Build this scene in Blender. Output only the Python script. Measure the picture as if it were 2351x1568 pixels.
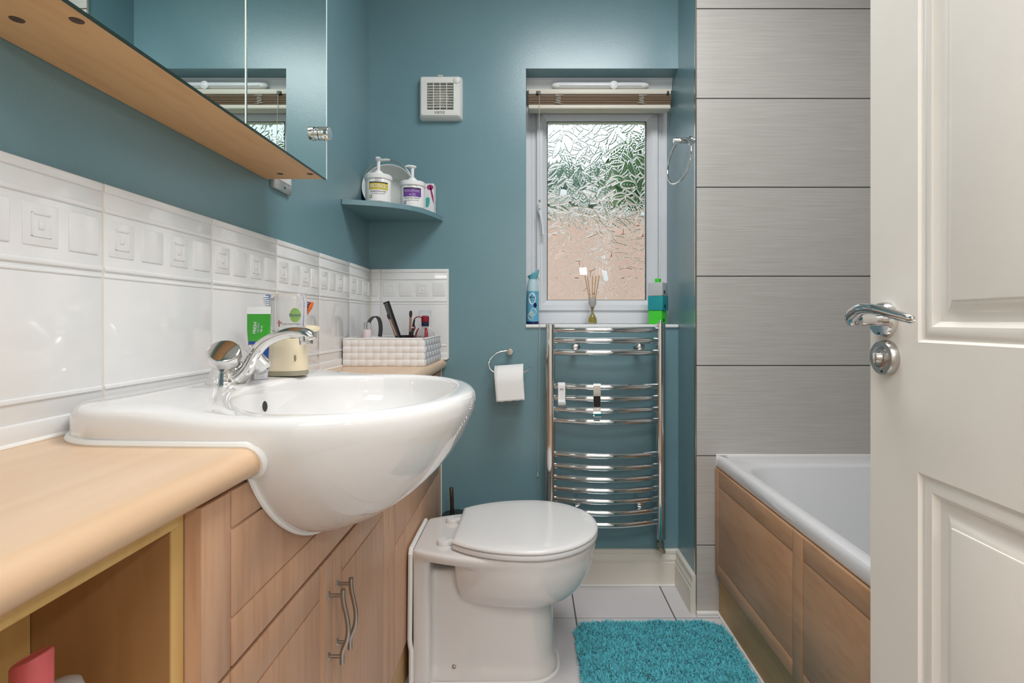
import bpy, bmesh, math, random
import numpy as np
from mathutils import Vector, Matrix, Euler

# ------------------------------------------------------------------ clear
for o in list(bpy.data.objects):
    bpy.data.objects.remove(o)
SC = bpy.context.scene
COL = SC.collection
PI = math.pi

# ------------------------------------------------------------------ camera
W, H = 2351, 1568
F_PX, VX, VY = 1204.0, 1216.0, 735.0
CAM_Z = 0.98
cam_d = bpy.data.cameras.new('camera')
cam_d.sensor_width = 36.0
cam_d.sensor_fit = 'HORIZONTAL'
cam_d.lens = F_PX / W * 36.0
cam_d.shift_x = (W / 2 - VX) / W
cam_d.shift_y = (VY - H / 2) / W
cam_d.clip_start = 0.01
cam = bpy.data.objects.new('camera', cam_d)
cam.location = (0, 0, CAM_Z)
cam.rotation_euler = (PI / 2, 0, 0)
COL.objects.link(cam)
SC.camera = cam

# ------------------------------------------------------------------ light and exposure
SC.view_settings.view_transform = 'Standard'
SC.view_settings.look = 'None'
SC.view_settings.gamma = 1.0
SC.view_settings.use_curve_mapping = False
SC.view_settings.exposure = 0.0

world = bpy.data.worlds.new('overcast_sky')
SC.world = world
world.use_nodes = True
wb = world.node_tree.nodes['Background']
wb.inputs[0].default_value = (0.90, 0.95, 1.0, 1)
wb.inputs[1].default_value = 1.25

def area_light(name, loc, target, sx, sy, power, color):
    d = bpy.data.lights.new(name, 'AREA')
    d.shape = 'RECTANGLE'
    d.size, d.size_y = sx, sy
    d.energy = power
    d.color = color
    o = bpy.data.objects.new(name, d)
    o.location = loc
    o.rotation_euler = (Vector(target) - Vector(loc)).to_track_quat('-Z', 'Y').to_euler()
    COL.objects.link(o)
    return o

area_light('ceiling_light', (0.28, 0.95, 2.33), (0.28, 0.95, 0), 0.6, 0.6, 18.0, (0.985, 0.988, 1.0))
area_light('hall_light', (0.0, -0.80, 2.33), (0.0, -0.80, 0), 1.5, 0.9, 37.0, (0.985, 0.988, 1.0))
area_light('flash_light', (0.46, -0.24, 1.40), (-0.25, 1.4, 0.85), 0.06, 0.06, 2.2, (0.985, 0.988, 1.0))

SC.cycles.max_bounces = 11
SC.cycles.transmission_bounces = 9
SC.cycles.glossy_bounces = 6
SC.cycles.diffuse_bounces = 5
SC.cycles.sample_clamp_indirect = 6.0

# ------------------------------------------------------------------ materials
MATS = {}

def nmat(name):
    m = bpy.data.materials.new(name)
    m.use_nodes = True
    MATS[name] = m
    return m, m.node_tree, m.node_tree.nodes['Principled BSDF']

def pmat(name, col, rough=0.5, metal=0.0, trans=0.0, ior=1.45, noise=0.0, nscale=30.0, bump=0.0, bscale=60.0, coat=0.0, spec=None, sheen=0.0):
    m, nt, b = nmat(name)
    b.inputs['Base Color'].default_value = (*col, 1)
    b.inputs['Roughness'].default_value = rough
    b.inputs['Metallic'].default_value = metal
    b.inputs['Transmission Weight'].default_value = trans
    b.inputs['IOR'].default_value = ior
    b.inputs['Coat Weight'].default_value = coat
    b.inputs['Sheen Weight'].default_value = sheen
    if spec is not None:
        b.inputs['Specular IOR Level'].default_value = spec
    if noise or bump:
        tc = nt.nodes.new('ShaderNodeTexCoord')
    if noise:
        n = nt.nodes.new('ShaderNodeTexNoise')
        n.inputs['Scale'].default_value = nscale
        n.inputs['Detail'].default_value = 6
        r = nt.nodes.new('ShaderNodeMix'); r.data_type = 'RGBA'
        r.inputs['A'].default_value = (*[c * (1 - noise) for c in col], 1)
        r.inputs['B'].default_value = (*[min(1, c * (1 + noise)) for c in col], 1)
        nt.links.new(tc.outputs['Object'], n.inputs['Vector'])
        nt.links.new(n.outputs['Fac'], r.inputs['Factor'])
        nt.links.new(r.outputs['Result'], b.inputs['Base Color'])
    if bump:
        n2 = nt.nodes.new('ShaderNodeTexNoise')
        n2.inputs['Scale'].default_value = bscale
        n2.inputs['Detail'].default_value = 4
        bp = nt.nodes.new('ShaderNodeBump')
        bp.inputs['Strength'].default_value = bump
        bp.inputs['Distance'].default_value = 0.002
        nt.links.new(tc.outputs['Object'], n2.inputs['Vector'])
        nt.links.new(n2.outputs['Fac'], bp.inputs['Height'])
        nt.links.new(bp.outputs['Normal'], b.inputs['Normal'])
    return m

def wood(name, c1, c2, c3, scale, rough=0.4, fleck=True):
    """beech laminate: fine streaks drawn out along the grain (scale stretches the noise), soft figure, tiny flecks"""
    m, nt, b = nmat(name)
    L = nt.links
    tc = nt.nodes.new('ShaderNodeTexCoord')
    mp = nt.nodes.new('ShaderNodeMapping'); mp.inputs['Scale'].default_value = scale
    L.new(tc.outputs['Object'], mp.inputs['Vector'])
    n1 = nt.nodes.new('ShaderNodeTexNoise'); n1.inputs['Scale'].default_value = 1.0; n1.inputs['Detail'].default_value = 7; n1.inputs['Distortion'].default_value = 0.6
    L.new(mp.outputs[0], n1.inputs['Vector'])
    mp2 = nt.nodes.new('ShaderNodeMapping'); mp2.inputs['Scale'].default_value = tuple(s * 5 for s in scale)
    L.new(tc.outputs['Object'], mp2.inputs['Vector'])
    n2 = nt.nodes.new('ShaderNodeTexNoise'); n2.inputs['Scale'].default_value = 1.0; n2.inputs['Detail'].default_value = 5
    L.new(mp2.outputs[0], n2.inputs['Vector'])
    r1 = nt.nodes.new('ShaderNodeValToRGB')
    r1.color_ramp.elements[0].position = 0.3; r1.color_ramp.elements[0].color = (*c1, 1)
    r1.color_ramp.elements[1].position = 0.7; r1.color_ramp.elements[1].color = (*c2, 1)
    L.new(n1.outputs['Fac'], r1.inputs['Fac'])
    r2 = nt.nodes.new('ShaderNodeValToRGB')
    r2.color_ramp.elements[0].position = 0.36; r2.color_ramp.elements[0].color = (*c3, 1)
    r2.color_ramp.elements[1].position = 0.52; r2.color_ramp.elements[1].color = (1, 1, 1, 1)
    L.new(n2.outputs['Fac'], r2.inputs['Fac'])
    mx = nt.nodes.new('ShaderNodeMix'); mx.data_type = 'RGBA'; mx.blend_type = 'MULTIPLY'
    mx.inputs['Factor'].default_value = 0.22 if fleck else 0.12
    L.new(r1.outputs['Color'], mx.inputs['A']); L.new(r2.outputs['Color'], mx.inputs['B'])
    L.new(mx.outputs['Result'], b.inputs['Base Color'])
    b.inputs['Roughness'].default_value = rough
    bp = nt.nodes.new('ShaderNodeBump'); bp.inputs['Strength'].default_value = 0.06; bp.inputs['Distance'].default_value = 0.001
    L.new(n2.outputs['Fac'], bp.inputs['Height']); L.new(bp.outputs['Normal'], b.inputs['Normal'])
    return m

TEAL = (0.155, 0.285, 0.325)
pmat('teal_paint', TEAL, 0.30, spec=0.95, noise=0.04, nscale=9, bump=0.12, bscale=260)
pmat('ceiling_white', (0.86, 0.85, 0.83), 0.7)
pmat('hall_wall', (0.80, 0.76, 0.70), 0.7)
pmat('hall_carpet', (0.33, 0.26, 0.20), 0.95)
pmat('white_tile', (0.80, 0.80, 0.80), 0.10, coat=0.3)
pmat('tile_grout', (0.70, 0.65, 0.58), 0.8)
pmat('dark_grout', (0.13, 0.12, 0.11), 0.85)
pmat('floor_tile', (0.66, 0.635, 0.645), 0.33, noise=0.05, nscale=160)
pmat('upvc', (0.76, 0.77, 0.80), 0.3)
pmat('sill_white', (0.85, 0.85, 0.84), 0.3)
pmat('skirting_cream', (0.74, 0.70, 0.62), 0.35, noise=0.04, nscale=25)
pmat('door_cream', (0.80, 0.755, 0.695), 0.36, noise=0.035, nscale=14, bump=0.05, bscale=90)
pmat('sanitary', (0.80, 0.785, 0.77), 0.06, coat=0.5)
pmat('toilet_ceramic', (0.76, 0.735, 0.71), 0.08, coat=0.4)
pmat('seat_plastic', (0.78, 0.765, 0.755), 0.16)
pmat('sealant', (0.86, 0.85, 0.82), 0.35)
pmat('bath_acrylic', (0.74, 0.735, 0.745), 0.12, coat=0.3)
pmat('chrome', (0.72, 0.71, 0.70), 0.07, metal=1.0)
pmat('chrome_dull', (0.55, 0.53, 0.50), 0.22, metal=1.0)
pmat('steel_dark', (0.18, 0.16, 0.14), 0.3, metal=1.0)
pmat('brushed_steel', (0.42, 0.39, 0.35), 0.28, metal=1.0)
pmat('mirror_silver', (0.80, 0.90, 0.88), 0.005, metal=1.0)
pmat('mirror_edge', (0.03, 0.06, 0.05), 0.2)
pmat('mirror_bevel', (0.80, 0.88, 0.86), 0.15)
pmat('black', (0.012, 0.012, 0.013), 0.4)
pmat('black_gloss', (0.01, 0.01, 0.011), 0.18)
pmat('fan_white', (0.78, 0.78, 0.74), 0.35)
pmat('fan_dark', (0.09, 0.08, 0.06), 0.7)
pmat('fan_beige', (0.45, 0.40, 0.32), 0.6)
pmat('fan_text', (0.12, 0.12, 0.10), 0.6)
pmat('blind_cream', (0.72, 0.68, 0.58), 0.4)
pmat('cord_cream', (0.55, 0.52, 0.45), 0.8)
pmat('paper', (0.86, 0.85, 0.83), 0.9, bump=0.25, bscale=120)
pmat('bucket_white', (0.72, 0.73, 0.70), 0.35)
pmat('tub_white', (0.85, 0.85, 0.85), 0.25)
pmat('label_yellow', (0.62, 0.50, 0.06), 0.25)
pmat('label_olive', (0.30, 0.27, 0.05), 0.3)
pmat('label_purple', (0.16, 0.06, 0.30), 0.25)
pmat('label_lilac', (0.62, 0.50, 0.80), 0.3)
pmat('print_dark', (0.03, 0.025, 0.03), 0.5)
pmat('print_grey', (0.36, 0.36, 0.38), 0.5)
pmat('print_white', (0.88, 0.88, 0.88), 0.4)
pmat('carton_white', (0.80, 0.80, 0.80), 0.45)
pmat('carton_magenta', (0.36, 0.03, 0.15), 0.4)
pmat('carton_teal', (0.07, 0.42, 0.38), 0.4)
pmat('paste_white', (0.85, 0.87, 0.86), 0.3)
pmat('paste_green', (0.045, 0.36, 0.03), 0.28)
pmat('paste_blue', (0.01, 0.065, 0.30), 0.28)
pmat('brush_blue', (0.015, 0.10, 0.36), 0.3)
pmat('brush_orange', (0.85, 0.17, 0.02), 0.3)
pmat('bristle_white', (0.82, 0.84, 0.88), 0.6)
pmat('bristle_purple', (0.10, 0.04, 0.16), 0.6)
pmat('cup_white', (0.80, 0.80, 0.80), 0.3)
pmat('dispenser_cream', (0.82, 0.70, 0.50), 0.35)
pmat('dispenser_base', (0.34, 0.31, 0.22), 0.5)
pmat('dispenser_dark', (0.10, 0.012, 0.06), 0.3)
pmat('dettol_green', (0.27, 0.56, 0.04), 0.35)
pmat('dettol_blue', (0.01, 0.09, 0.25), 0.35)
pmat('dettol_red', (0.75, 0.20, 0.18), 0.35)
pmat('clear_plastic', (0.93, 0.93, 0.93), 0.06, trans=0.92, ior=1.25)
pmat('clear_cap', (0.90, 0.92, 0.96), 0.08, trans=0.85, ior=1.3)
pmat('clear_glass', (0.97, 0.96, 0.95), 0.02, trans=1.0, ior=1.33)
pmat('basket_white', (0.82, 0.80, 0.79), 0.55)
pmat('basket_grey', (0.52, 0.54, 0.60), 0.5)
pmat('comb_grey', (0.10, 0.10, 0.10), 0.35)
pmat('brush_copper', (0.52, 0.28, 0.20), 0.3, metal=0.8)
pmat('brush_hair', (0.05, 0.03, 0.025), 0.8)
pmat('ribbon_red', (0.32, 0.015, 0.03), 0.45)
pmat('ribbon_navy', (0.015, 0.02, 0.06), 0.45)
pmat('pink_liquid', (0.80, 0.66, 0.66), 0.25)
pmat('can_blue', (0.13, 0.42, 0.60), 0.25)
pmat('can_teal', (0.16, 0.46, 0.54), 0.3)
pmat('can_pale', (0.52, 0.68, 0.74), 0.25)
pmat('can_navy', (0.008, 0.015, 0.09), 0.3)
pmat('can_flower', (0.62, 0.66, 0.60), 0.5)
pmat('reed_wood', (0.50, 0.31, 0.13), 0.7)
pmat('reed_oil', (0.72, 0.62, 0.12), 0.05, trans=0.6, ior=1.4)
pmat('block_grey', (0.52, 0.53, 0.53), 0.4)
pmat('block_teal', (0.015, 0.30, 0.33), 0.35)
pmat('block_green', (0.06, 0.62, 0.04), 0.35)
pmat('pink_cap', (0.66, 0.13, 0.14), 0.3)
pmat('milky_clear', (0.75, 0.72, 0.70), 0.2, trans=0.5)
pmat('mat_teal', (0.105, 0.52, 0.60), 0.9, sheen=0.3)
pmat('mat_backing', (0.02, 0.20, 0.25), 0.95)
pmat('brass_screw', (0.35, 0.30, 0.22), 0.35, metal=1.0)
pmat('screw_brown', (0.10, 0.06, 0.04), 0.5)
pmat('socket_plate', (0.60, 0.60, 0.58), 0.25, metal=0.7)
pmat('gasket_black', (0.015, 0.015, 0.015), 0.5)
pmat('lock_brown', (0.30, 0.22, 0.14), 0.5)
pmat('brick_pink', (0.90, 0.60, 0.50), 0.9, noise=0.14, nscale=6)
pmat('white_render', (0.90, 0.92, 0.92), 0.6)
pmat('lawn', (0.18, 0.30, 0.10), 0.95)
pmat('leaf_green', (0.13, 0.27, 0.10), 0.85, noise=0.3, nscale=5)
pmat('leaf_pale', (0.30, 0.46, 0.36), 0.85, noise=0.25, nscale=5)
pmat('bark', (0.16, 0.11, 0.07), 0.9)
BEECH1, BEECH2, BEECH3 = (0.52, 0.295, 0.180), (0.62, 0.375, 0.235), (0.62, 0.45, 0.36)
wood('beech_door', (0.55, 0.32, 0.198), (0.61, 0.368, 0.232), BEECH3, (22, 22, 1.6), 0.42)
wood('beech_bath', (0.43, 0.235, 0.125), (0.54, 0.315, 0.175), (0.6, 0.45, 0.36), (2.2, 2.2, 10), 0.42)
wood('beech_plinth', (0.42, 0.26, 0.11), (0.52, 0.33, 0.15), (0.7, 0.55, 0.45), (1.5, 1.5, 9), 0.5)
wood('beech_top', (0.66, 0.44, 0.27), (0.74, 0.53, 0.35), (0.85, 0.72, 0.6), (14, 1.3, 14), 0.28, fleck=False)
wood('beech_cabinet', (0.70, 0.40, 0.18), (0.78, 0.47, 0.23), (0.7, 0.5, 0.36), (14, 1.4, 14), 0.45)
wood('beech_edge', (0.60, 0.38, 0.13), (0.68, 0.46, 0.18), (0.8, 0.65, 0.5), (12, 12, 1.4), 0.45)
wood('beech_shaded', (0.33, 0.165, 0.065), (0.40, 0.215, 0.09), (0.6, 0.45, 0.3), (12, 12, 1.5), 0.5)  # beech with the shade of the niche put into its colour
wood('slat_brown', (0.16, 0.10, 0.055), (0.24, 0.155, 0.09), (0.6, 0.5, 0.4), (1.5, 12, 60), 0.5)

def grey_tile_mat():
    m, nt, b = nmat('grey_tile')
    L = nt.links
    tc = nt.nodes.new('ShaderNodeTexCoord')
    mp = nt.nodes.new('ShaderNodeMapping'); mp.inputs['Scale'].default_value = (7, 7, 420)
    L.new(tc.outputs['Object'], mp.inputs['Vector'])
    n = nt.nodes.new('ShaderNodeTexNoise'); n.inputs['Scale'].default_value = 1.0; n.inputs['Detail'].default_value = 4
    L.new(mp.outputs[0], n.inputs['Vector'])
    r = nt.nodes.new('ShaderNodeValToRGB')
    r.color_ramp.elements[0].position = 0.25; r.color_ramp.elements[0].color = (0.455, 0.425, 0.395, 1)
    r.color_ramp.elements[1].position = 0.75; r.color_ramp.elements[1].color = (0.58, 0.555, 0.525, 1)
    L.new(n.outputs['Fac'], r.inputs['Fac']); L.new(r.outputs['Color'], b.inputs['Base Color'])
    b.inputs['Roughness'].default_value = 0.38
    bp = nt.nodes.new('ShaderNodeBump'); bp.inputs['Strength'].default_value = 0.15; bp.inputs['Distance'].default_value = 0.001
    L.new(n.outputs['Fac'], bp.inputs['Height']); L.new(bp.outputs['Normal'], b.inputs['Normal'])
grey_tile_mat()

def leaf_glass_mat():
    m, nt, b = nmat('leaf_glass')
    out = nt.nodes['Material Output']
    g = nt.nodes.new('ShaderNodeBsdfGlass')
    g.inputs['IOR'].default_value = 1.45
    g.inputs['Roughness'].default_value = 0.0
    g.inputs['Color'].default_value = (0.985, 0.995, 0.99, 1)
    nt.links.new(g.outputs[0], out.inputs['Surface'])
leaf_glass_mat()

# ------------------------------------------------------------------ mesh helpers
def merge(bm, tmp):
    me = bpy.data.meshes.new('tmp')
    tmp.to_mesh(me); tmp.free()
    bm.from_mesh(me)
    bpy.data.meshes.remove(me)

def box(bm, x0, x1, y0, y1, z0, z1, bev=0.0, seg=2, rot=None):
    t = bmesh.new()
    bmesh.ops.create_cube(t, size=1.0)
    sx, sy, sz = x1 - x0, y1 - y0, z1 - z0
    for v in t.verts:
        v.co = Vector((v.co.x * sx, v.co.y * sy, v.co.z * sz))
    if bev > 0:
        bmesh.ops.bevel(t, geom=list(t.edges), offset=bev, segments=seg, affect='EDGES', profile=0.5)
    c = Vector(((x0 + x1) / 2, (y0 + y1) / 2, (z0 + z1) / 2))
    for v in t.verts:
        v.co = (rot @ v.co if rot is not None else v.co) + c
    merge(bm, t)

def rings(bm, rs, closed=True, cap0=True, cap1=True):
    """loft: list of rings of equal point count"""
    vs = [[bm.verts.new(p) for p in r] for r in rs]
    n = len(vs[0])
    for a, b in zip(vs[:-1], vs[1:]):
        for i in range(n if closed else n - 1):
            j = (i + 1) % n
            bm.faces.new((a[i], a[j], b[j], b[i]))
    if closed and cap0:
        bm.faces.new(list(reversed(vs[0])))
    if closed and cap1:
        bm.faces.new(vs[-1])
    return vs

def frame_of(d):
    d = d.normalized()
    up = Vector((0, 0, 1)) if abs(d.z) < 0.9 else Vector((1, 0, 0))
    s = d.cross(up).normalized()
    u = s.cross(d).normalized()
    return s, u

def cyl(bm, p0, p1, r0, r1=None, seg=24, bev=0.0):
    p0, p1 = Vector(p0), Vector(p1)
    r1 = r0 if r1 is None else r1
    s, u = frame_of(p1 - p0)
    d = (p1 - p0).normalized()
    def ring(p, r):
        return [p + s * (r * math.cos(2 * PI * k / seg)) + u * (r * math.sin(2 * PI * k / seg)) for k in range(seg)]
    if bev:
        rs = [ring(p0, r0 - bev), ring(p0 + d * bev * 0.3, r0 - bev * 0.3), ring(p0 + d * bev, r0), ring(p1 - d * bev, r1), ring(p1 - d * bev * 0.3, r1 - bev * 0.3), ring(p1, r1 - bev)]
    else:
        rs = [ring(p0, r0), ring(p1, r1)]
    rings(bm, rs)

def tube(bm, pts, r, seg=12, flat=None, closed=False):
    """swept round (or flattened: flat=(a,b) factors on side/up) bar; r a number or a list"""
    pts = [Vector(p) for p in pts]
    n = len(pts)
    rs = r if isinstance(r, (list, tuple)) else [r] * n
    out = []
    s = None
    for i, p in enumerate(pts):
        if closed:
            d = (pts[(i + 1) % n] - pts[i - 1]).normalized()
        else:
            d = (pts[min(i + 1, n - 1)] - pts[max(i - 1, 0)]).normalized()
        if s is None:
            s, u = frame_of(d)
        else:
            s = (s - d * s.dot(d)).normalized()
            u = s.cross(d).normalized()
        a, b = flat if flat else (1, 1)
        out.append([p + s * (rs[i] * a * math.cos(2 * PI * k / seg)) + u * (rs[i] * b * math.sin(2 * PI * k / seg)) for k in range(seg)])
    if closed:
        out.append(out[0])
        vs = [[bm.verts.new(p) for p in rg] for rg in out[:-1]]
        vs.append(vs[0])
        for a_, b_ in zip(vs[:-1], vs[1:]):
            for i in range(seg):
                j = (i + 1) % seg
                bm.faces.new((a_[i], a_[j], b_[j], b_[i]))
    else:
        rings(bm, out)

def lathe(bm, prof, c, seg=40, axis=None):
    """prof: (radius, height) pairs about the vertical through c (or along axis)"""
    c = Vector(c)
    ax = Vector(axis).normalized() if axis is not None else Vector((0, 0, 1))
    s, u = frame_of(ax)
    if axis is None:
        s, u = Vector((1, 0, 0)), Vector((0, 1, 0))
    rs = [[c + ax * h + s * (max(r, 1e-5) * math.cos(2 * PI * k / seg)) + u * (max(r, 1e-5) * math.sin(2 * PI * k / seg)) for k in range(seg)] for r, h in prof]
    rings(bm, rs)

def smooth_path(pts, sub=6):
    """Catmull-Rom through pts"""
    P = [Vector(p) for p in pts]
    out = []
    for i in range(len(P) - 1):
        p0, p1, p2, p3 = P[max(i - 1, 0)], P[i], P[i + 1], P[min(i + 2, len(P) - 1)]
        for k in range(sub):
            t = k / sub
            out.append(0.5 * ((2 * p1) + (p2 - p0) * t + (2 * p0 - 5 * p1 + 4 * p2 - p3) * t * t + (3 * p1 - p0 - 3 * p2 + p3) * t ** 3))
    out.append(P[-1])
    return out

def lerp_list(vals, n):
    return [float(x) for x in np.interp(np.linspace(0, len(vals) - 1, n), range(len(vals)), vals)]

def mesh_of(name, bm, mat, ang=35, flat=False):
    bmesh.ops.recalc_face_normals(bm, faces=list(bm.faces))
    me = bpy.data.meshes.new(name)
    bm.to_mesh(me); bm.free()
    mats = mat if isinstance(mat, (list, tuple)) else [mat]
    for k in mats:
        me.materials.append(MATS[k])
    if not flat:
        for p in me.polygons:
            p.use_smooth = True
        me.set_sharp_from_angle(angle=math.radians(ang))
    return me

def new_obj(name, me, parent=None):
    o = bpy.data.objects.new(name, me)
    COL.objects.link(o)
    if parent is not None:
        o.parent = parent
        o.matrix_parent_inverse = Matrix.Translation(root_loc(parent)).inverted()
    return o

def root_loc(o):
    v = Vector(o.location)
    while o.parent is not None:
        o = o.parent
        if o.type == 'EMPTY':
            v = Vector(o.location)
            break
    return v if (o.type == 'EMPTY') else Vector((0, 0, 0))

def part(name, bm, mat, parent, ang=35, label=None, kind=None):
    """a mesh in world coordinates, child of parent"""
    o = bpy.data.objects.new(name, mesh_of(name, bm, mat, ang))
    COL.objects.link(o)
    o.parent = parent
    loc = Vector((0, 0, 0))
    if parent.type == 'EMPTY':
        loc = Vector(parent.location)
    o.matrix_parent_inverse = Matrix.Translation(loc).inverted()
    if label: o['label'] = label
    if kind: o['kind'] = kind
    return o

def thing(name, label, cat, loc, group=None, kind=None):
    e = bpy.data.objects.new(name, None)
    e.empty_display_size = 0.02
    e.location = loc
    COL.objects.link(e)
    e['label'] = label
    if cat: e['category'] = cat
    if group: e['group'] = group
    if kind: e['kind'] = kind
    return e

def solo(name, bm, mat, label, cat, group=None, ang=35):
    o = bpy.data.objects.new(name, mesh_of(name, bm, mat, ang))
    COL.objects.link(o)
    o['label'] = label; o['category'] = cat
    if group: o['group'] = group
    return o

def structure(name, bm, mat, label=None, ang=35):
    o = bpy.data.objects.new(name, mesh_of(name, bm, mat, ang))
    COL.objects.link(o)
    o['kind'] = 'structure'
    if label: o['label'] = label
    return o

def text_bm(s, size, ex=0.0003):
    """flat lettering in the xy plane centred on the origin, slightly thick"""
    cu = bpy.data.curves.new('lettering', 'FONT')
    cu.body = s; cu.size = size; cu.extrude = ex
    cu.align_x = 'CENTER'; cu.align_y = 'CENTER'
    cu.resolution_u = 3
    ob = bpy.data.objects.new('lettering', cu)
    COL.objects.link(ob)
    dg = bpy.context.evaluated_depsgraph_get()
    me = bpy.data.meshes.new_from_object(ob.evaluated_get(dg))
    bm = bmesh.new(); bm.from_mesh(me)
    bpy.data.meshes.remove(me)
    bpy.data.objects.remove(ob); bpy.data.curves.remove(cu)
    return bm

def map_bm(bm, fn):
    for v in bm.verts:
        v.co = fn(v.co)
    return bm

def squash(bm, width):
    """scale lettering so that its length is width"""
    xs = [v.co.x for v in bm.verts]
    w = max(xs) - min(xs)
    if w > 1e-6:
        k = width / w
        for v in bm.verts:
            v.co.x *= k
    return bm

def on_cyl(cx, cy, rad, zc, ang, lift=0.0004):
    """maps flat lettering (x along, y up, z out) on to an upright cylinder; ang = direction faced, -pi/2 is towards -Y"""
    def f(c):
        a = ang + c.x / rad
        r = rad + lift + c.z
        return Vector((cx + r * math.cos(a), cy + r * math.sin(a), zc + c.y))
    return f

def patch_bm(w, h, nx=16):
    bm = bmesh.new()
    v = [[bm.verts.new((w * (i / nx - 0.5), s * h / 2, 0)) for i in range(nx + 1)] for s in (-1, 1)]
    for i in range(nx):
        bm.faces.new((v[0][i], v[0][i + 1], v[1][i + 1], v[1][i]))
    return bm

def ellipse_bm(a, b, n=32, t=0.0003):
    bm = bmesh.new()
    rs = [[(a * math.cos(2 * PI * k / n), b * math.sin(2 * PI * k / n), z) for k in range(n)] for z in (0, t)]
    rings(bm, rs)
    return bm

# main planes of the room (metres, camera above the doorway at the origin, +Y into the room)
XL, YB, XR, YT = -0.599, 1.9545, 0.5537, 1.75     # left wall, window wall, return wall, tiled bath end wall
XB = 1.335                                        # long wall beside the bath
YN = 0.05                                         # door wall, room side
ZC = 2.36
REC_L, REC_T, SILL = -0.0138, 1.918, 0.964        # window recess
YG = 2.22

# ================================================================== the room
# ---- walls
bm = bmesh.new()
box(bm, XL - 0.10, XL, -0.06, YG, 0, ZC)
wall_left = structure('wall_left', bm, 'teal_paint', 'teal painted wall above the basin')
bm = bmesh.new()
box(bm, XL, REC_L, YB, YG, 0, ZC)
box(bm, REC_L, XR, YB, YG, REC_T, ZC)
box(bm, REC_L, XR, YB, YG, 0, SILL - 0.012)
wall_back = structure('wall_back', bm, 'teal_paint', 'teal painted wall with the window')
bm = bmesh.new()
box(bm, XR, XB + 0.10, YT + 0.010, YG, 0, ZC)
wall_return = structure('wall_return', bm, 'teal_paint', 'narrow teal return beside the grey tiles')
bm = bmesh.new()
box(bm, XB, XB + 0.10, -0.06, YT + 0.010, 0, ZC)
structure('wall_right', bm, 'grey_tile', 'wall along the bath')
DO_L, DO_R, DO_T = -0.270, 0.580, 2.02  # opening widened on the left so more hall light reaches the left wall
bm = bmesh.new()
box(bm, XL, DO_L, -0.06, YN, 0, ZC)
box(bm, DO_R, XB, -0.06, YN, 0, ZC)
box(bm, DO_L, DO_R, -0.06, YN, DO_T, ZC)
structure('wall_door', bm, 'teal_paint', 'wall with the doorway')
bm = bmesh.new()
box(bm, XL - 0.1, XB + 0.1, -0.06, YG, ZC, ZC + 0.1)
structure('ceiling', bm, 'ceiling_white')
# door lining
bm = bmesh.new()
box(bm, DO_L, DO_L + 0.02, -0.075, YN + 0.012, 0, DO_T)
box(bm, DO_R - 0.02, DO_R, -0.075, YN + 0.012, 0, DO_T)
box(bm, DO_L, DO_R, -0.075, YN + 0.012, DO_T - 0.02, DO_T)
structure('trim_1', bm, 'skirting_cream', 'door lining')
# hall beyond the doorway
bm = bmesh.new()
box(bm, -1.30, -1.25, -1.70, -0.06, 0, ZC)
box(bm, 1.45, 1.50, -1.70, -0.06, 0, ZC)
box(bm, -1.30, 1.50, -1.75, -1.70, 0, ZC)
box(bm, -1.30, XL - 0.1, -0.06, -0.02, 0, ZC)
structure('wall_hall', bm, 'hall_wall')
bm = bmesh.new()
box(bm, -1.30, 1.50, -1.75, -0.06, ZC, ZC + 0.1)
structure('ceiling_hall', bm, 'ceiling_white')
bm = bmesh.new()
box(bm, -1.30, 1.50, -1.75, -0.06, -0.06, 0.0)
structure('floor_hall', bm, 'hall_carpet')

# ---- floor: grout bed with single tiles
bm = bmesh.new()
box(bm, XL, XB, -0.06, YG, -0.06, -0.002)
floor = structure('floor', bm, 'dark_grout', 'pale grey floor tiles with dark joints')
FX = [-0.829, -0.502, -0.175, 0.152, 0.479, 0.806, 1.133, 1.46]
FY = [0.062, 0.408, 0.738, 1.068, 1.398, 1.7276, 2.058]
G = 0.0022
for i in range(len(FX) - 1):
    for j in range(len(FY) - 1):
        x0, x1 = max(FX[i] + G, XL + 0.002), min(FX[i + 1] - G, XB - 0.002)
        y0, y1 = FY[j] + G, min(FY[j + 1] - G, YB - 0.001)
        if j == len(FY) - 2:
            x1 = min(x1, XR - 0.001)
        if x1 - x0 < 0.02 or x0 > 0.70 or x1 < -0.40:
            continue
        bm = bmesh.new()
        box(bm, x0, x1, y0, y1, -0.006, 0.0, 0.0008, 1)
        part('tile', bm, 'floor_tile', floor)
bm = bmesh.new()
box(bm, XR, 0.70, 1.7276 + G, YT + 0.008, -0.006, 0.0, 0.0008, 1)
part('tile', bm, 'floor_tile', floor)

# ---- grey wall tiles at the bath end
bm = bmesh.new()
box(bm, XR + 0.002, XB, YT + 0.004, YT + 0.010, 0.0, ZC)
wall_tiled = structure('wall_tiled', bm, 'dark_grout', 'grey brushed wall tiles at the end of the bath')
ZJ = [0.008, 0.2285, 0.527, 0.8285, 1.1265, 1.4235, 1.720, 2.0195, 2.318, ZC]
for z0, z1 in zip(ZJ[:-1], ZJ[1:]):
    for x0, x1 in ((XR + 0.003, XR + 0.603), (XR + 0.603, XB)):
        bm = bmesh.new()
        box(bm, x0 + 0.001, x1 - 0.001, YT, YT + 0.008, z0 + 0.0017, z1 - 0.0017, 0.0007, 1)
        part('tile', bm, 'grey_tile', wall_tiled)
bm = bmesh.new()
box(bm, XR - 0.0015, XR + 0.0025, YT - 0.001, YT + 0.011, 0.0, ZC, 0.0005, 1)
part('corner_trim', bm, 'chrome_dull', wall_tiled, label='thin metal tile trim')
bm = bmesh.new()
box(bm, XR + 0.002, 0.632, YT - 0.010, YT + 0.004, 0.0, 0.010, 0.003, 2)
part('sealant_bead', bm, 'sealant', wall_tiled)

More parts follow.
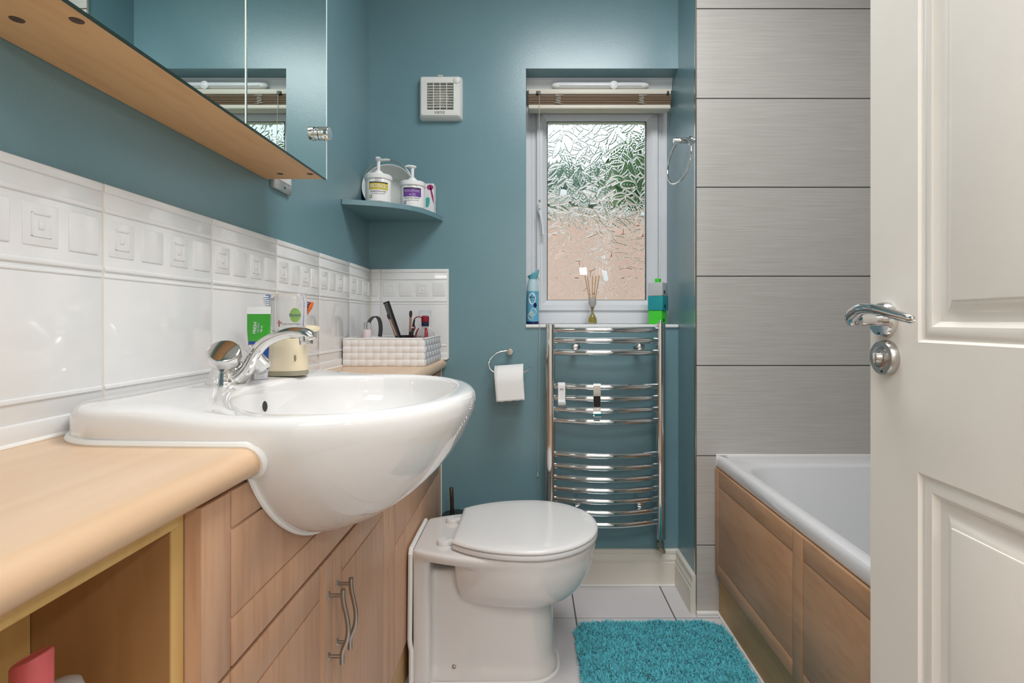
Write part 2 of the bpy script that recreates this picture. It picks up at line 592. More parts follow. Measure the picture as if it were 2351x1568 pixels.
# ---- white relief splashback tiles
TZ0, TZ1 = 0.8375, 1.170
def relief_tile(w, u0=0.0):
    """tile lying in local Y (along) / Z (up), front towards +X; u0 = how much of the tile is cut off at its start"""
    bm = bmesh.new()
    h = TZ1 - TZ0
    box(bm, 0.002, 0.0075, 0.0008, w - 0.0008, 0, h, 0.0008, 2)
    def band(za, zb, d):
        box(bm, 0.005, 0.0075 + d, 0.001, w - 0.001, za - TZ0, zb - TZ0, min(d, (zb - za) / 2) * 0.8, 3)
    band(1.1575, 1.1695, 0.0022)
    band(1.1295, 1.1365, 0.0020)
    band(1.0475, 1.0545, 0.0022)
    band(1.0385, 1.0425, 0.0012)
    band(0.8830, 0.8900, 0.0020)
    band(0.8380, 0.8600, 0.0026)
    for k in range(4):
        c = 0.0325 + 0.0617 * k - u0
        s = 0.0235
        if c - s < 0.002 and c + s > 0.01:
            pass
        a, b = max(c - s, 0.002), min(c + s, w - 0.002)
        if b - a < 0.008:
            continue
        zc = 1.0945 - TZ0
        if k % 2:
            box(bm, 0.005, 0.0090, a, b, zc - 0.0255, zc + 0.0255, 0.0016, 3)
        else:
            box(bm, 0.005, 0.0086, a, b, zc - 0.0255, zc + 0.0255, 0.0014, 3)
            if a == c - s and b == c + s:
                t = 0.0028
                for (q0, q1, r0, r1) in ((-.0135, .0135, .012, .0148), (-.0135, .0135, -.0148, -.012), (-.0135, -.0107, -.0148, .0148), (.0107, .0135, -.0148, .0148)):
                    box(bm, 0.0075, 0.0097, c + q0, c + q1, zc + r0, zc + r1, 0.0012, 3)
                box(bm, 0.0075, 0.0098, c - 0.004, c + 0.004, zc - 0.005, zc + 0.005, 0.0012, 2)
    return mesh_of('relief_tile', bm, 'white_tile', 40)

bm = bmesh.new()
box(bm, XL, XL + 0.0065, YN, YB - 0.001, TZ0 + 0.001, TZ1 - 0.001)
part('grout', bm, 'tile_grout', wall_left)
TY = [-0.0216 + 0.2495 * k for k in range(8)]      # 0.7269 ... joints along the left wall
full = relief_tile(0.2475)
for k in range(1, 7):
    y = TY[k]
    o = bpy.data.objects.new('tile', full)
    o.location = (XL, y + 0.001, TZ0); COL.objects.link(o); o.parent = wall_left
o = bpy.data.objects.new('tile', relief_tile(YB - TY[7] - 0.012))
o.location = (XL, TY[7] + 0.001, TZ0); COL.objects.link(o); o.parent = wall_left
bm = bmesh.new()
box(bm, XL, -0.3055, YB - 0.0065, YB, TZ0 + 0.001, TZ1 - 0.001)
part('grout', bm, 'tile_grout', wall_back)
o = bpy.data.objects.new('tile', full)
o.location = (-0.5535, YB, TZ0); o.rotation_euler = (0, 0, -PI / 2); COL.objects.link(o); o.parent = wall_back
o = bpy.data.objects.new('tile', relief_tile(0.0345, 0.2155))
o.location = (-0.5895, YB, TZ0); o.rotation_euler = (0, 0, -PI / 2); COL.objects.link(o); o.parent = wall_back
# white bead at the end of the tiles
bm = bmesh.new()
tube(bm, [(-0.3045, YB - 0.004, TZ0), (-0.3045, YB - 0.004, TZ1)], 0.004, 8)
part('sealant_bead', bm, 'sealant', wall_back)

# ---- skirting boards
def skirt_profile(d0=0.0):
    return [(0, 0), (0.018, 0), (0.018, 0.083), (0.0145, 0.085), (0.0145, 0.089), (0.0165, 0.0935), (0.0155, 0.101), (0.011, 0.109), (0.0105, 0.114), (0.0125, 0.117), (0.012, 0.126), (0.008, 0.130), (0, 0.130)]
bm = bmesh.new()
r = []
for x, mit in ((-0.25, 0), (XR, 1)):
    r.append([(x - d * mit, YB - d, z) for d, z in skirt_profile()])
rings(bm, r)
structure('baseboard_back', bm, 'skirting_cream', 'cream moulded skirting under the towel radiator', 25)
bm = bmesh.new()
r = []
for y, mit in ((YB, 1), (YT - 0.002, 0)):
    r.append([(XR - d, y - d * mit, z) for d, z in skirt_profile()])
rings(bm, r)
structure('baseboard_return', bm, 'skirting_cream', 'short cream skirting on the return wall', 25)
bm = bmesh.new()
box(bm, -0.25, XR - 0.018, YB - 0.026, YB - 0.017, 0, 0.006, 0.002)
part('sealant_bead', bm, 'sealant', bpy.data.objects['baseboard_back'])

# ================================================================== window
win = thing('window_1', 'white framed casement window with leaf patterned glass', None, (0.27, 2.15, SILL), kind='structure')
def rect_ring(bm, x0, x1, z0, z1, prof):
    """profile (inset, y) swept round a rectangle with mitred corners"""
    loops = []
    for ins, y in prof:
        loops.append([bm.verts.new(p) for p in ((x0 + ins, y, z0 + ins), (x1 - ins, y, z0 + ins), (x1 - ins, y, z1 - ins), (x0 + ins, y, z1 - ins))])
    n = len(loops)
    for a in range(n):
        A, B = loops[a], loops[(a + 1) % n]
        for i in range(4):
            j = (i + 1) % 4
            bm.faces.new((A[i], A[j], B[j], B[i]))
bm = bmesh.new()
rect_ring(bm, REC_L, XR, SILL, 1.905, [(0, 2.116), (0.016, 2.116), (0.018, 2.119), (0.021, 2.119), (0.023, 2.116), (0.033, 2.116), (0.036, 2.120), (0.046, 2.120), (0.05, 2.190), (0, 2.190)])
part('frame', bm, 'upvc', win, 20)
bm = bmesh.new()
box(bm, 0.030, 0.512, 2.112, 2.165, 0.966, 1.0178, 0.002)
part('bottom_rail', bm, 'upvc', win)
bm = bmesh.new()
box(bm, 0.020, 0.530, 2.119, 2.165, 1.8275, 1.875, 0.001)
part('top_rail', bm, 'upvc', win)
bm = bmesh.new()
rect_ring(bm, 0.0275, 0.5160, 1.0175, 1.8280, [(0, 2.118), (0, 2.106), (0.003, 2.103), (0.024, 2.103), (0.027, 2.106), (0.030, 2.108), (0.0435, 2.126), (0.0435, 2.160), (0.0, 2.160)])
sash = part('sash', bm, 'upvc', win, 20)
bm = bmesh.new()
rect_ring(bm, 0.0705, 0.4722, 1.0595, 1.7870, [(0, 2.1255), (0.0028, 2.1255), (0.0028, 2.134), (0, 2.134)])
part('gasket', bm, 'gasket_black', sash)
# leaf patterned pane: a slab whose outer face carries pressed leaves
PX0, PX1, PZ0, PZ1 = 0.0722, 0.4705, 1.0612, 1.7853
def leaf_field(nx, nz, seed=5):
    rng = np.random.RandomState(seed)
    X, Z = np.meshgrid(np.linspace(PX0, PX1, nx), np.linspace(PZ0, PZ1, nz))
    Hf = 0.00025 * np.sin(X * 60) * np.sin(Z * 47 + 1)
    pts = []
    gx, gz = 9, 17
    for i in range(gx + 1):
        for j in range(gz + 1):
            for _ in range(2):
                pts.append((PX0 + (PX1 - PX0) * (i + rng.uniform(-.6, .6)) / gx, PZ0 + (PZ1 - PZ0) * (j + rng.uniform(-.6, .6)) / gz))
    rng.shuffle(pts)
    dx_, dz_ = (PX1 - PX0) / (nx - 1), (PZ1 - PZ0) / (nz - 1)
    for (cx, cz) in pts:
        a = rng.uniform(0, 2 * PI)
        L = rng.uniform(0.028, 0.044); w = L * rng.uniform(0.32, 0.44)
        bend = rng.uniform(-0.25, 0.25) * L
        i0, i1 = max(0, int((cx - 0.055 - PX0) / dx_)), min(nx, int((cx + 0.055 - PX0) / dx_) + 1)
        j0, j1 = max(0, int((cz - 0.055 - PZ0) / dz_)), min(nz, int((cz + 0.055 - PZ0) / dz_) + 1)
        if i1 <= i0 or j1 <= j0:
            continue
        dx, dz = X[j0:j1, i0:i1] - cx, Z[j0:j1, i0:i1] - cz
        u = (dx * math.cos(a) + dz * math.sin(a)) / L
        v = (-dx * math.sin(a) + dz * math.cos(a)) - bend * (1 - u * u)
        hw = w * np.clip(1 - u * u, 0, 1) ** 0.8 * (1 - 0.25 * u) + 1e-6
        q = np.abs(v) / hw
        ins = (np.abs(u) < 1) & (q < 1)
        dist = (1 - q) * hw
        h = 0.00045 * (1 - q ** 2) + 0.0016 * np.exp(-((dist - 0.0013) / 0.0013) ** 2) - 0.0006 * np.exp(-(v / 0.0013) ** 2)
        h = h + 0.00010 * np.cos((u * 9 - q * 3) * 2.2) * np.clip(dist / 0.004, 0, 1)
        Hf[j0:j1, i0:i1] = np.where(ins, h, Hf[j0:j1, i0:i1])
    for _ in range(2):
        Pd = np.pad(Hf, 1, mode='edge')
        Hf = (Pd[:-2, 1:-1] + Pd[2:, 1:-1] + Pd[1:-1, :-2] + Pd[1:-1, 2:] + 2 * Hf) / 6
    return X, Z, Hf
nx, nz = 400, 728
X, Z, Hf = leaf_field(nx, nz)
Yf = np.full_like(X, 2.128)
Yb = 2.133 + Hf
front = np.stack([X, Yf, Z], -1).reshape(-1, 3)
back = np.stack([X, Yb, Z], -1).reshape(-1, 3)
idx = np.arange(nx * nz).reshape(nz, nx)
qb = np.stack([idx[:-1, :-1], idx[1:, :-1], idx[1:, 1:], idx[:-1, 1:]], -1).reshape(-1, 4)
nb = nx * nz
c4 = np.array([[PX0, 2.128, PZ0], [PX1, 2.128, PZ0], [PX1, 2.128, PZ1], [PX0, 2.128, PZ1]])
border = list(idx[0, :]) + list(idx[1:, -1]) + list(idx[-1, -2::-1]) + list(idx[-2:0:-1, 0])
verts = np.concatenate([back, c4])
faces = [tuple(int(k) for k in q) for q in qb]
faces.append((nb, nb + 1, nb + 2, nb + 3))
me = bpy.data.meshes.new('pane')
me.from_pydata(verts.tolist(), [], faces)
me.materials.append(MATS['leaf_glass'])
me.polygons.foreach_set('use_smooth', [True] * (len(faces) - 1) + [False])
me.update()
o = bpy.data.objects.new('pane', me)
COL.objects.link(o); o.parent = sash
o['label'] = 'leaf patterned obscure glass'
# casement handle
bm = bmesh.new()
box(bm, 0.0325, 0.0475, 2.094, 2.104, 1.405, 1.447, 0.004, 3)
hb = part('window_handle', bm, 'upvc', win)
bm = bmesh.new()
tube(bm, smooth_path([(0.040, 2.090, 1.428), (0.041, 2.083, 1.410), (0.046, 2.076, 1.385), (0.051, 2.074, 1.350), (0.053, 2.074, 1.318)], 5), lerp_list([0.008, 0.0085, 0.006, 0.0055, 0.006], 21), 14)
part('lever', bm, 'upvc', hb)
bm = bmesh.new()
cyl(bm, (0.040, 2.083, 1.419), (0.040, 2.0775, 1.419), 0.0035, seg=16)
part('keyhole', bm, 'black', hb)
bm = bmesh.new()
cyl(bm, (0.040, 2.1035, 1.458), (0.040, 2.1015, 1.458), 0.0048, seg=20)
part('lock_button', bm, 'lock_brown', win)
# head board with the trickle vent
bm = bmesh.new()
prof = [(2.026, REC_T - 0.001), (2.026, 1.908), (2.029, 1.905), (2.038, 1.872), (2.116, 1.872), (2.116, REC_T - 0.001)]
rings(bm, [[(x, y, z) for y, z in prof] for x in (REC_L + 0.001, XR - 0.001)])
part('head_board', bm, 'upvc', win)
vent = thing('trickle_vent', 'white slim trickle vent along the top of the window', 'vent', (0.272, 2.02, 1.868))
bm = bmesh.new()
tube(bm, smooth_path([(0.098, 2.022, 1.884), (0.112, 2.018, 1.882), (0.27, 2.018, 1.882), (0.432, 2.018, 1.882), (0.446, 2.022, 1.884)], 4), lerp_list([0.006, 0.0125, 0.0125, 0.0125, 0.006], 17), 16, flat=(1.0, 1.05))
part('vent_body', bm, 'sill_white', vent)
bm = bmesh.new()
box(bm, 0.113, 0.4305, 2.0035, 2.010, 1.8755, 1.8865, 0.002, 2)
part('slider', bm, 'upvc', vent)
bm = bmesh.new()
lathe(bm, [(0.0, 0.004), (0.012, 0.003), (0.016, 0.0)], (0.322, 2.004, 1.8795), 24, axis=(0, -1, 0))
part('slider_grip', bm, 'sill_white', vent)
# sill
bm = bmesh.new()
box(bm, REC_L - 0.001, XR - 0.0005, YB - 0.008, 2.116, SILL - 0.012, SILL, 0.003, 3)
structure('trim_2', bm, 'sill_white', 'white window sill')

# ---- blind, drawn up
bl = thing('venetian_blind', 'brown wooden slat blind drawn up under a cream headrail', 'blind', (0.2665, 2.03, 1.785))
bm = bmesh.new()
box(bm, -0.004, 0.540, 2.000, 2.045, 1.843, 1.8625, 0.003, 2)
part('headrail', bm, 'blind_cream', bl)
random.seed(3)
for k in range(9):
    z = 1.8035 + 0.0042 * k
    dx, dy = random.uniform(-.0015, .0015), random.uniform(-.002, .002)
    bm = bmesh.new()
    box(bm, -0.006 + dx, 0.540 + dx, 2.003 + dy, 2.045 + dy, z, z + 0.0033, 0.0008, 1)
    part('slat', bm, 'slat_brown', bl)
bm = bmesh.new()
box(bm, -0.0055, 0.5385, 1.999, 2.047, 1.786, 1.8025, 0.0045, 3)
part('bottom_rail', bm, 'blind_cream', bl)
for x in (0.033, 0.527):
    bm = bmesh.new()
    box(bm, x - 0.008 if x < 0.1 else x - 0.004, x + 0.008 if x < 0.1 else x + 0.004, 1.9945, 2.002, 1.8405, 1.852, 0.001, 1)
    part('bracket', bm, 'black', bl)
for x in (0.109, 0.426):
    bm = bmesh.new()
    pts = []
    for q in range(60):
        t = q / 59
        pts.append((x + 0.010 * math.sin(t * 37), 1.9985 - 0.002 * math.cos(t * 23), 1.805 + 0.036 * t))
    tube(bm, pts, 0.0008, 5)
    tube(bm, [(x - 0.016, 1.998, 1.808), (x + 0.016, 1.998, 1.806)], 0.0008, 5)
    tube(bm, [(x - 0.008, 1.998, 1.839), (x + 0.02, 1.998, 1.838)], 0.0008, 5)
    part('ladder_cord', bm, 'cord_cream', bl)
bm = bmesh.new()
tube(bm, smooth_path([(0.036, 1.995, 1.848), (0.038, 1.985, 1.6), (0.040, 1.955, 1.2), (0.038, 1.939, 0.975), (0.035, 1.944, 0.8), (0.033, 1.948, 0.6), (0.030, 1.949, 0.41)], 5), 0.0009, 6)
pc = part('pull_cord', bm, 'cord_cream', bl)
bm = bmesh.new()
lathe(bm, [(0.001, 0.016), (0.002, 0.010), (0.0032, 0.0), (0.001, -0.002)], (0.030, 1.949, 0.400), 10)
part('cord_pull', bm, 'cord_cream', pc)

# ================================================================== what stands outside
bm = bmesh.new()
box(bm, -6, 8, 2.4, 16, -0.4, -0.3)
structure('ground_outside', bm, 'lawn')
gw = thing('garden_wall', 'pinkish brick garden wall with an added white coping seen through the glass', 'wall', (1.0, 6.0, -0.3))
bm = bmesh.new()
for r in range(25):
    z = -0.3 + 0.098 * r
    x = -3.0 + (0.115 if r % 2 else 0.0)
    while x < 4.6:
        box(bm, x, x + 0.222, 6.0, 6.10, z, z + 0.090)
        x += 0.232
part('brick_courses', bm, 'brick_pink', gw, kind='stuff')
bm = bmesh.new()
box(bm, -3.05, 4.7, 5.97, 6.13, 2.165, 2.245, 0.01)  # added on the wall top, standing in for a bar reflected in the pane
part('strip', bm, 'white_render', gw)
cv = thing('reflection_bars', 'white pergola added outside in place of reflections in the glass', 'bars', (0.4, 5.8, -0.3))  # made-up outdoor frame imitating white bars reflected in the pane
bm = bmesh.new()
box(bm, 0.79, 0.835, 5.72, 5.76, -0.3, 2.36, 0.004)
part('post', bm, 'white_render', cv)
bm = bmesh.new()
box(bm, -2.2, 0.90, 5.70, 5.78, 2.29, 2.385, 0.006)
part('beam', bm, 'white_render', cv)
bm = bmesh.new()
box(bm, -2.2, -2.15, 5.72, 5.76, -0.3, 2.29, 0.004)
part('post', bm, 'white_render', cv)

def leafy(bm, c, r, n, seed):
    rng = random.Random(seed)
    for _ in range(n):
        d = Vector((rng.gauss(0, 1), rng.gauss(0, 1), rng.gauss(0, 1))).normalized() * rng.uniform(0.55, 1.0)
        p = Vector(c) + Vector((d.x * r[0], d.y * r[1], d.z * r[2]))
        e = Euler((rng.uniform(0, 6), rng.uniform(0, 6), rng.uniform(0, 6))).to_matrix()
        s = rng.uniform(0.10, 0.20)
        q = [e @ Vector(v) * s + p for v in ((-1, 0, 0), (0, -0.5, 0.15), (1, 0, 0), (0, 0.5, 0.15))]
        bm.faces.new([bm.verts.new(v) for v in q])
def tree(name, label, x, y, zc, r, n, mat, seed):
    t = thing(name, label, 'tree', (x, y, -0.3), group='greenery outside the window')
    bm = bmesh.new(); tube(bm, [(x, y, -0.3), (x + 0.05, y, zc * 0.6), (x, y, zc)], [0.12, 0.10, 0.05], 8)
    part('trunk', bm, 'bark', t)
    bm = bmesh.new(); leafy(bm, (x, y, zc), r, n, seed)
    part('foliage', bm, mat, t, kind='stuff')
tree('garden_tree', 'tall green tree at the right behind the patterned glass', 1.95, 7.4, 2.80, (0.95, 0.5, 0.85), 1500, 'leaf_green', 1)
tree('garden_bush', 'pale green bush behind the left of the patterned glass', -0.2, 9.6, 3.25, (2.0, 0.6, 0.62), 2200, 'leaf_pale', 2)

# ================================================================== vanity run on the left wall
WT, WB = 0.835, 0.799          # worktop top / underside
NOSE = -0.309                  # front of the worktop
XP = -0.330                    # face of the doors
BY, BHW = 0.863, 0.264         # basin centre and half width

def nosed_slab(bm, y0, y1, x0=XL + 0.001, xn=NOSE):
    r = (WT - WB) / 2
    prof = [(x0, WB), (x0, WT)]
    for k in range(13):
        a = PI / 2 - PI * k / 12
        prof.append((xn - r + r * math.cos(a), (WT + WB) / 2 + r * math.sin(a)))
    rings(bm, [[(x, y, z) for x, z in prof] for y in (y0, y1)])
bm = bmesh.new()
nosed_slab(bm, 0.10, BY - BHW + 0.010)
nosed_slab(bm, BY + BHW - 0.010, YB - 0.001)
box(bm, XL + 0.001, -0.47, BY - BHW, BY + BHW, WB, WT - 0.0003)
worktop = solo('worktop', bm, 'beech_top', 'long beech worktop with a rounded front edge carrying the basin', 'worktop', ang=30)
bm = bmesh.new()
tube(bm, [(XL + 0.009, 0.12, WT + 0.001), (XL + 0.009, YB - 0.012, WT + 0.001)], 0.0038, 8)
part('sealant_bead', bm, 'sealant', worktop)
bm = bmesh.new()
tube(bm, [(XL + 0.012, YB - 0.009, WT + 0.001), (NOSE + 0.004, YB - 0.009, WT + 0.001)], 0.0038, 8)
part('sealant_bead', bm, 'sealant', worktop)

def routed(bm, y0, y1, z0, z1, gv, gh, cut=None, t=0.018, gw=0.0030, gd=0.0022, face=None, sgn=1, bev=0.003):
    """door or panel in the YZ plane: thin backing plus raised fields left between routed grooves.
    gv: full height grooves (y); gh: cross grooves (z) between the outermost verticals; face x = front, sgn: side it faces"""
    xf = XP if face is None else face
    def bx(a, b, c, d, x_in, x_out, bv):
        if b - a < 0.001 or d - c < 0.001:
            return
        xa, xb = sorted((xf - sgn * x_in, xf - sgn * x_out))
        box(bm, xa, xb, a, b, c, d, bv, 2)
    bx(y0, y1, z0, z1, t, gd, 0.0)
    ys = [y0] + sorted(gv) + [y1]
    for i in range(len(ys) - 1):
        a = ys[i] + (gw / 2 if i > 0 else 0)
        b = ys[i + 1] - (gw / 2 if i < len(ys) - 2 else 0)
        edge = i == 0 or i == len(ys) - 2 or (ys[i + 1] - ys[i]) < 0.06
        zs = [z0, z1] if edge else [z0] + sorted(gh) + [z1]
        for j in range(len(zs) - 1):
            c = zs[j] + (gw / 2 if j > 0 else 0)
            d = zs[j + 1] - (gw / 2 if j < len(zs) - 2 else 0)
            bx(a, b, c, d, gd + 0.001, 0.0, 0.0013)

def u_cut(bm, s=1.0):
    pass

# ---- basin cabinet
UY0, UY1 = 0.527, 1.235
bc = thing('basin_cabinet', 'beech effect cabinet with two doors under the basin', 'cabinet', (-0.46, 0.88, 0.0))
bm = bmesh.new()
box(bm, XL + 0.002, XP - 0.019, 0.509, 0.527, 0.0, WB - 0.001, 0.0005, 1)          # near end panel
part('end_panel', bm, 'beech_shaded', bc)
bm = bmesh.new()
box(bm, XP - 0.0195, XP - 0.0178, 0.509, 0.527, 0.0, WB - 0.001)
part('edge_strip', bm, 'beech_edge', bc)
bm = bmesh.new()
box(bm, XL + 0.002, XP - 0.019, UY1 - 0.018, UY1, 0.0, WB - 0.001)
part('side_panel', bm, 'beech_shaded', bc)
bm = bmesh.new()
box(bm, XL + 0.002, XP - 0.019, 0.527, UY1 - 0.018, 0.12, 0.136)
part('bottom_panel', bm, 'beech_shaded', bc)
bm = bmesh.new()
routed(bm, UY0 + 0.001, UY1 - 0.0015, 0.5955, 0.7905, [0.580, 1.183], [0.649, 0.748])
fp = part('false_drawer_front', bm, 'beech_door', bc)
# the front is cut to the bowl of the basin
def bowl_s(z):
    d = min(max((0.850 - z) / 0.205, 0.0), 1.0)
    return (1 - d ** 1.65) ** 0.606
bm = bmesh.new()
lo = [(BY + BHW * bowl_s(z) * sg * 0.985, z) for sg, zs in ((-1, np.linspace(0.84, 0.650, 20)), (1, np.linspace(0.650, 0.84, 20))) for z in zs]
rings(bm, [[(x, y, z) for y, z in lo] for x in (XP - 0.05, XP + 0.05)])
cut_me = mesh_of('cutter', bm, 'black')
cut_o = bpy.data.objects.new('cutter', cut_me)
COL.objects.link(cut_o)
md = fp.modifiers.new('cut', 'BOOLEAN'); md.object = cut_o; md.operation = 'DIFFERENCE'; md.solver = 'EXACT'; md.use_self = True
dg = bpy.context.evaluated_depsgraph_get()
ev = bpy.data.meshes.new_from_object(fp.evaluated_get(dg))
fp.modifiers.clear()
fp.data = ev
bpy.data.objects.remove(cut_o)
for (a, b, gv) in ((UY0 + 0.001, 0.8795, [0.580, 0.828]), (0.8815, UY1 - 0.0015, [0.921, 1.183])):
    bm = bmesh.new()
    routed(bm, a, b, 0.118, 0.5895, gv, [0.170, 0.5395])
    dr = part('door', bm, 'beech_door', bc)
    hy = 0.860 if a < 0.8 else 0.8985
    bm = bmesh.new()
    pts = smooth_path([(0, 0.060), (0, 0.048), (0.0015, 0.036), (0.006, 0.016), (0.0085, -0.004), (0.0065, -0.022), (0.0, -0.038), (-0.0015, -0.048), (-0.0015, -0.062)], 5)
    tube(bm, [(XP + 0.024 + p.x, hy, 0.4785 + p.y) for p in [Vector((q[0], q[1], 0)) for q in pts]], 0.0040, 12)
    hd = part('handle', bm, 'brushed_steel', dr)
    for dz in (0.050, -0.0500):
        bm = bmesh.new()
        cyl(bm, (XP - 0.001, hy, 0.4785 + dz), (XP + 0.024, hy, 0.4785 + dz), 0.0030, seg=12)
        lathe(bm, [(0.0065, 0), (0.0065, 0.001), (0.004, 0.0035), (0.003, 0.004)], (XP - 0.0005, hy, 0.4785 + dz), 16, axis=(1, 0, 0))
        part('post', bm, 'brushed_steel', hd)
bm = bmesh.new()
box(bm, XP - 0.060, XP - 0.045, 0.527, UY1, 0.0, 0.1195)
part('plinth', bm, 'beech_plinth', bc)

# ---- cistern unit behind the toilet
tu = thing('cistern_cabinet', 'beech effect boxing panel behind the toilet', 'cabinet', (-0.46, 1.6, 0.0))
bm = bmesh.new()
routed(bm, UY1 + 0.0015, YB - 0.004, 0.118, 0.7905, [1.286, 1.905], [0.4265, 0.738])
part('front_panel', bm, 'beech_door', tu)
bm = bmesh.new()
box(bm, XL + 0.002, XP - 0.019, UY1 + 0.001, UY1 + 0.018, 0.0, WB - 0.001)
part('side_panel', bm, 'beech_shaded', tu)
bm = bmesh.new()
box(bm, XP - 0.022, XP - 0.006, UY1 + 0.05, YB - 0.002, 0.0, 0.1195)
part('plinth', bm, 'beech_plinth', tu)
bm = bmesh.new()
tube(bm, [(XP - 0.020, UY1 + 0.049, 0.0), (XP - 0.012, UY1 + 0.047, 0.119)], 0.0045, 8)
part('sealant_bead', bm, 'sealant', tu)
bm = bmesh.new()
tube(bm, [(XP + 0.001, YB - 0.004, 0.0), (XP + 0.001, YB - 0.004, WB)], 0.0022, 8)
part('sealant_bead', bm, 'sealant', tu)

# ---- open shelf unit nearest the camera
sh = thing('open_shelf_unit', 'open beech shelf niche under the near end of the worktop', 'shelf', (-0.46, 0.31, 0.0))
bm = bmesh.new()
box(bm, -0.500, -0.484, 0.110, 0.508, 0.02, WB - 0.001)
part('back_panel', bm, 'beech_edge', sh)
bm = bmesh.new()
box(bm, -0.484, XP - 0.012, 0.110, 0.128, 0.0, WB - 0.001)
part('side_panel', bm, 'beech_edge', sh)
bm = bmesh.new()
box(bm, -0.360, XP - 0.009, 0.128, 0.508, 0.780, WB - 0.001, 0.001, 1)
part('top_rail', bm, 'beech_edge', sh)
bm = bmesh.new()
box(bm, -0.484, XP - 0.013, 0.128, 0.508, 0.575, 0.593, 0.001, 1)
part('shelf_board', bm, 'beech_edge', sh)
bm = bmesh.new()
box(bm, -0.484, XP - 0.013, 0.128, 0.508, 0.06, 0.078, 0.001, 1)
part('bottom_board', bm, 'beech_edge', sh)
# things on that shelf
bt = thing('pink_bottle', 'bottle with a slanted pink cap in the open shelf niche', 'bottle', (-0.372, 0.392, 0.593))
bm = bmesh.new()
n = 40
def ringz(r, zf):
    return [(-0.372 + r * math.cos(2 * PI * k / n), 0.392 + r * math.sin(2 * PI * k / n), zf(math.cos(2 * PI * k / n), math.sin(2 * PI * k / n))) for k in range(n)]
r0 = 0.0126
rings(bm, [ringz(r0, lambda c, s: 0.662), ringz(r0, lambda c, s: 0.7265 + 0.0045 * c), ringz(r0 - 0.0008, lambda c, s: 0.7282 + 0.0045 * c), ringz(r0 - 0.002, lambda c, s: 0.7288 + 0.0042 * c), ringz(r0 - 0.003, lambda c, s: 0.7282 + 0.004 * c), ringz(0.0002, lambda c, s: 0.7272)])
part('cap', bm, 'pink_cap', bt)
bm = bmesh.new()
lathe(bm, [(0.015, 0.0), (0.0165, 0.002), (0.0165, 0.060), (0.0135, 0.066), (0.011, 0.070)], (-0.372, 0.392, 0.5935))
part('body', bm, 'tub_white', bt)
bm = bmesh.new()
lathe(bm, [(0.013, 0.0), (0.0145, 0.002), (0.0145, 0.069), (0.012, 0.076), (0.006, 0.0795), (0.0, 0.080)], (-0.398, 0.448, 0.5935))
solo('clear_bottle', bm, 'milky_clear', 'milky clear bottle behind the pink cap in the shelf niche', 'bottle')

# ================================================================== basin
basin = thing('wash_basin', 'white ceramic semi-recessed wash basin with a deep rounded front', 'basin', (-0.35, BY, 0.66))
NB = 144
BCX = -0.285
def outer_pt(a):
    """outer plan outline hit by a ray at angle a from (BCX, BY)"""
    c, s = math.cos(a), math.sin(a)
    x0, xm, xt = XL + 0.011, -0.335, -0.0915
    lo, hi = 0.0, 0.7
    def inside(x, y):
        dy = abs(y - BY)
        if x < x0 or x > xt:
            return False
        if x > xm:
            return ((x - xm) / (xt - xm)) ** 2.15 + (dy / BHW) ** 2.15 < 1
        hw = BHW - 0.014 * min(1.0, ((xm - x) / 0.26)) ** 1.5
        rc = 0.095
        if x < x0 + rc and dy > hw - rc:
            return (x0 + rc - x) ** 2 + (dy - hw + rc) ** 2 < rc * rc
        return dy < hw
    for _ in range(40):
        m = (lo + hi) / 2
        if inside(BCX + c * m, BY + s * m):
            lo = m
        else:
            hi = m
    return Vector((BCX + c * lo, BY + s * lo))
def inner_pt(a):
    c, s = math.cos(a), math.sin(a)
    xc, xb, xt, hw = -0.275, -0.440, -0.130, 0.222
    lo, hi = 0.0, 0.5
    def inside(x, y):
        dx = (x - xc) / ((xt - xc) if x > xc else (xc - xb))
        ex = 2.15
        return abs(dx) ** ex + (abs(y - BY) / hw) ** ex < 1
    for _ in range(40):
        m = (lo + hi) / 2
        if inside(BCX + c * m, BY + s * m):
            lo = m
        else:
            hi = m
    return Vector((BCX + c * lo, BY + s * lo))
ANG = [2 * PI * k / NB for k in range(NB)]
OUT = [outer_pt(a) for a in ANG]
INN = [inner_pt(a) for a in ANG]
def sstep(t):
    t = min(max(t, 0), 1)
    return t * t * (3 - 2 * t)
def top_z(p):
    return 0.8665 + 0.0105 * sstep((-0.33 - p.x) / 0.15)
rs = []
C0 = Vector((-0.335, BY))
for z in [0.6465, 0.648, 0.652, 0.658, 0.666, 0.676, 0.688, 0.702, 0.718, 0.736, 0.756, 0.778, 0.800, 0.820]:
    s = bowl_s(z)
    rs.append([(C0.x + (p.x - C0.x) * s * (1.0 if p.x > C0.x else 0.6), C0.y + (p.y - C0.y) * s, z) for p in OUT])
rs.append([(p.x, p.y, 0.8365) for p in OUT])
def inset(p, q, d):
    v = (q - p)
    L = v.length
    w = p + v * (d / L)
    return w
for dz, d in ((-0.016, 0.0), (-0.010, 0.0012), (-0.005, 0.0042), (-0.0015, 0.0095), (0.0, 0.016)):
    r = []
    for p, q in zip(OUT, INN):
        w = inset(p, q, d)
        r.append((w.x, w.y, top_z(w) + dz))
    rs.append(r)
for f in (0.35, 0.7):
    r = []
    for p, q in zip(OUT, INN):
        a = inset(p, q, 0.016); b = inset(q, p, 0.010)
        w = a.lerp(b, f)
        r.append((w.x, w.y, top_z(w)))
    rs.append(r)
for dz, d in ((0.0, 0.010), (-0.0012, 0.0055), (-0.004, 0.002), (-0.009, 0.0)):
    r = []
    for p, q in zip(OUT, INN):
        w = inset(q, p, d) if d > 0 else q
        r.append((w.x, w.y, top_z(w) + dz))
    rs.append(r)
IC = Vector((-0.285, BY))
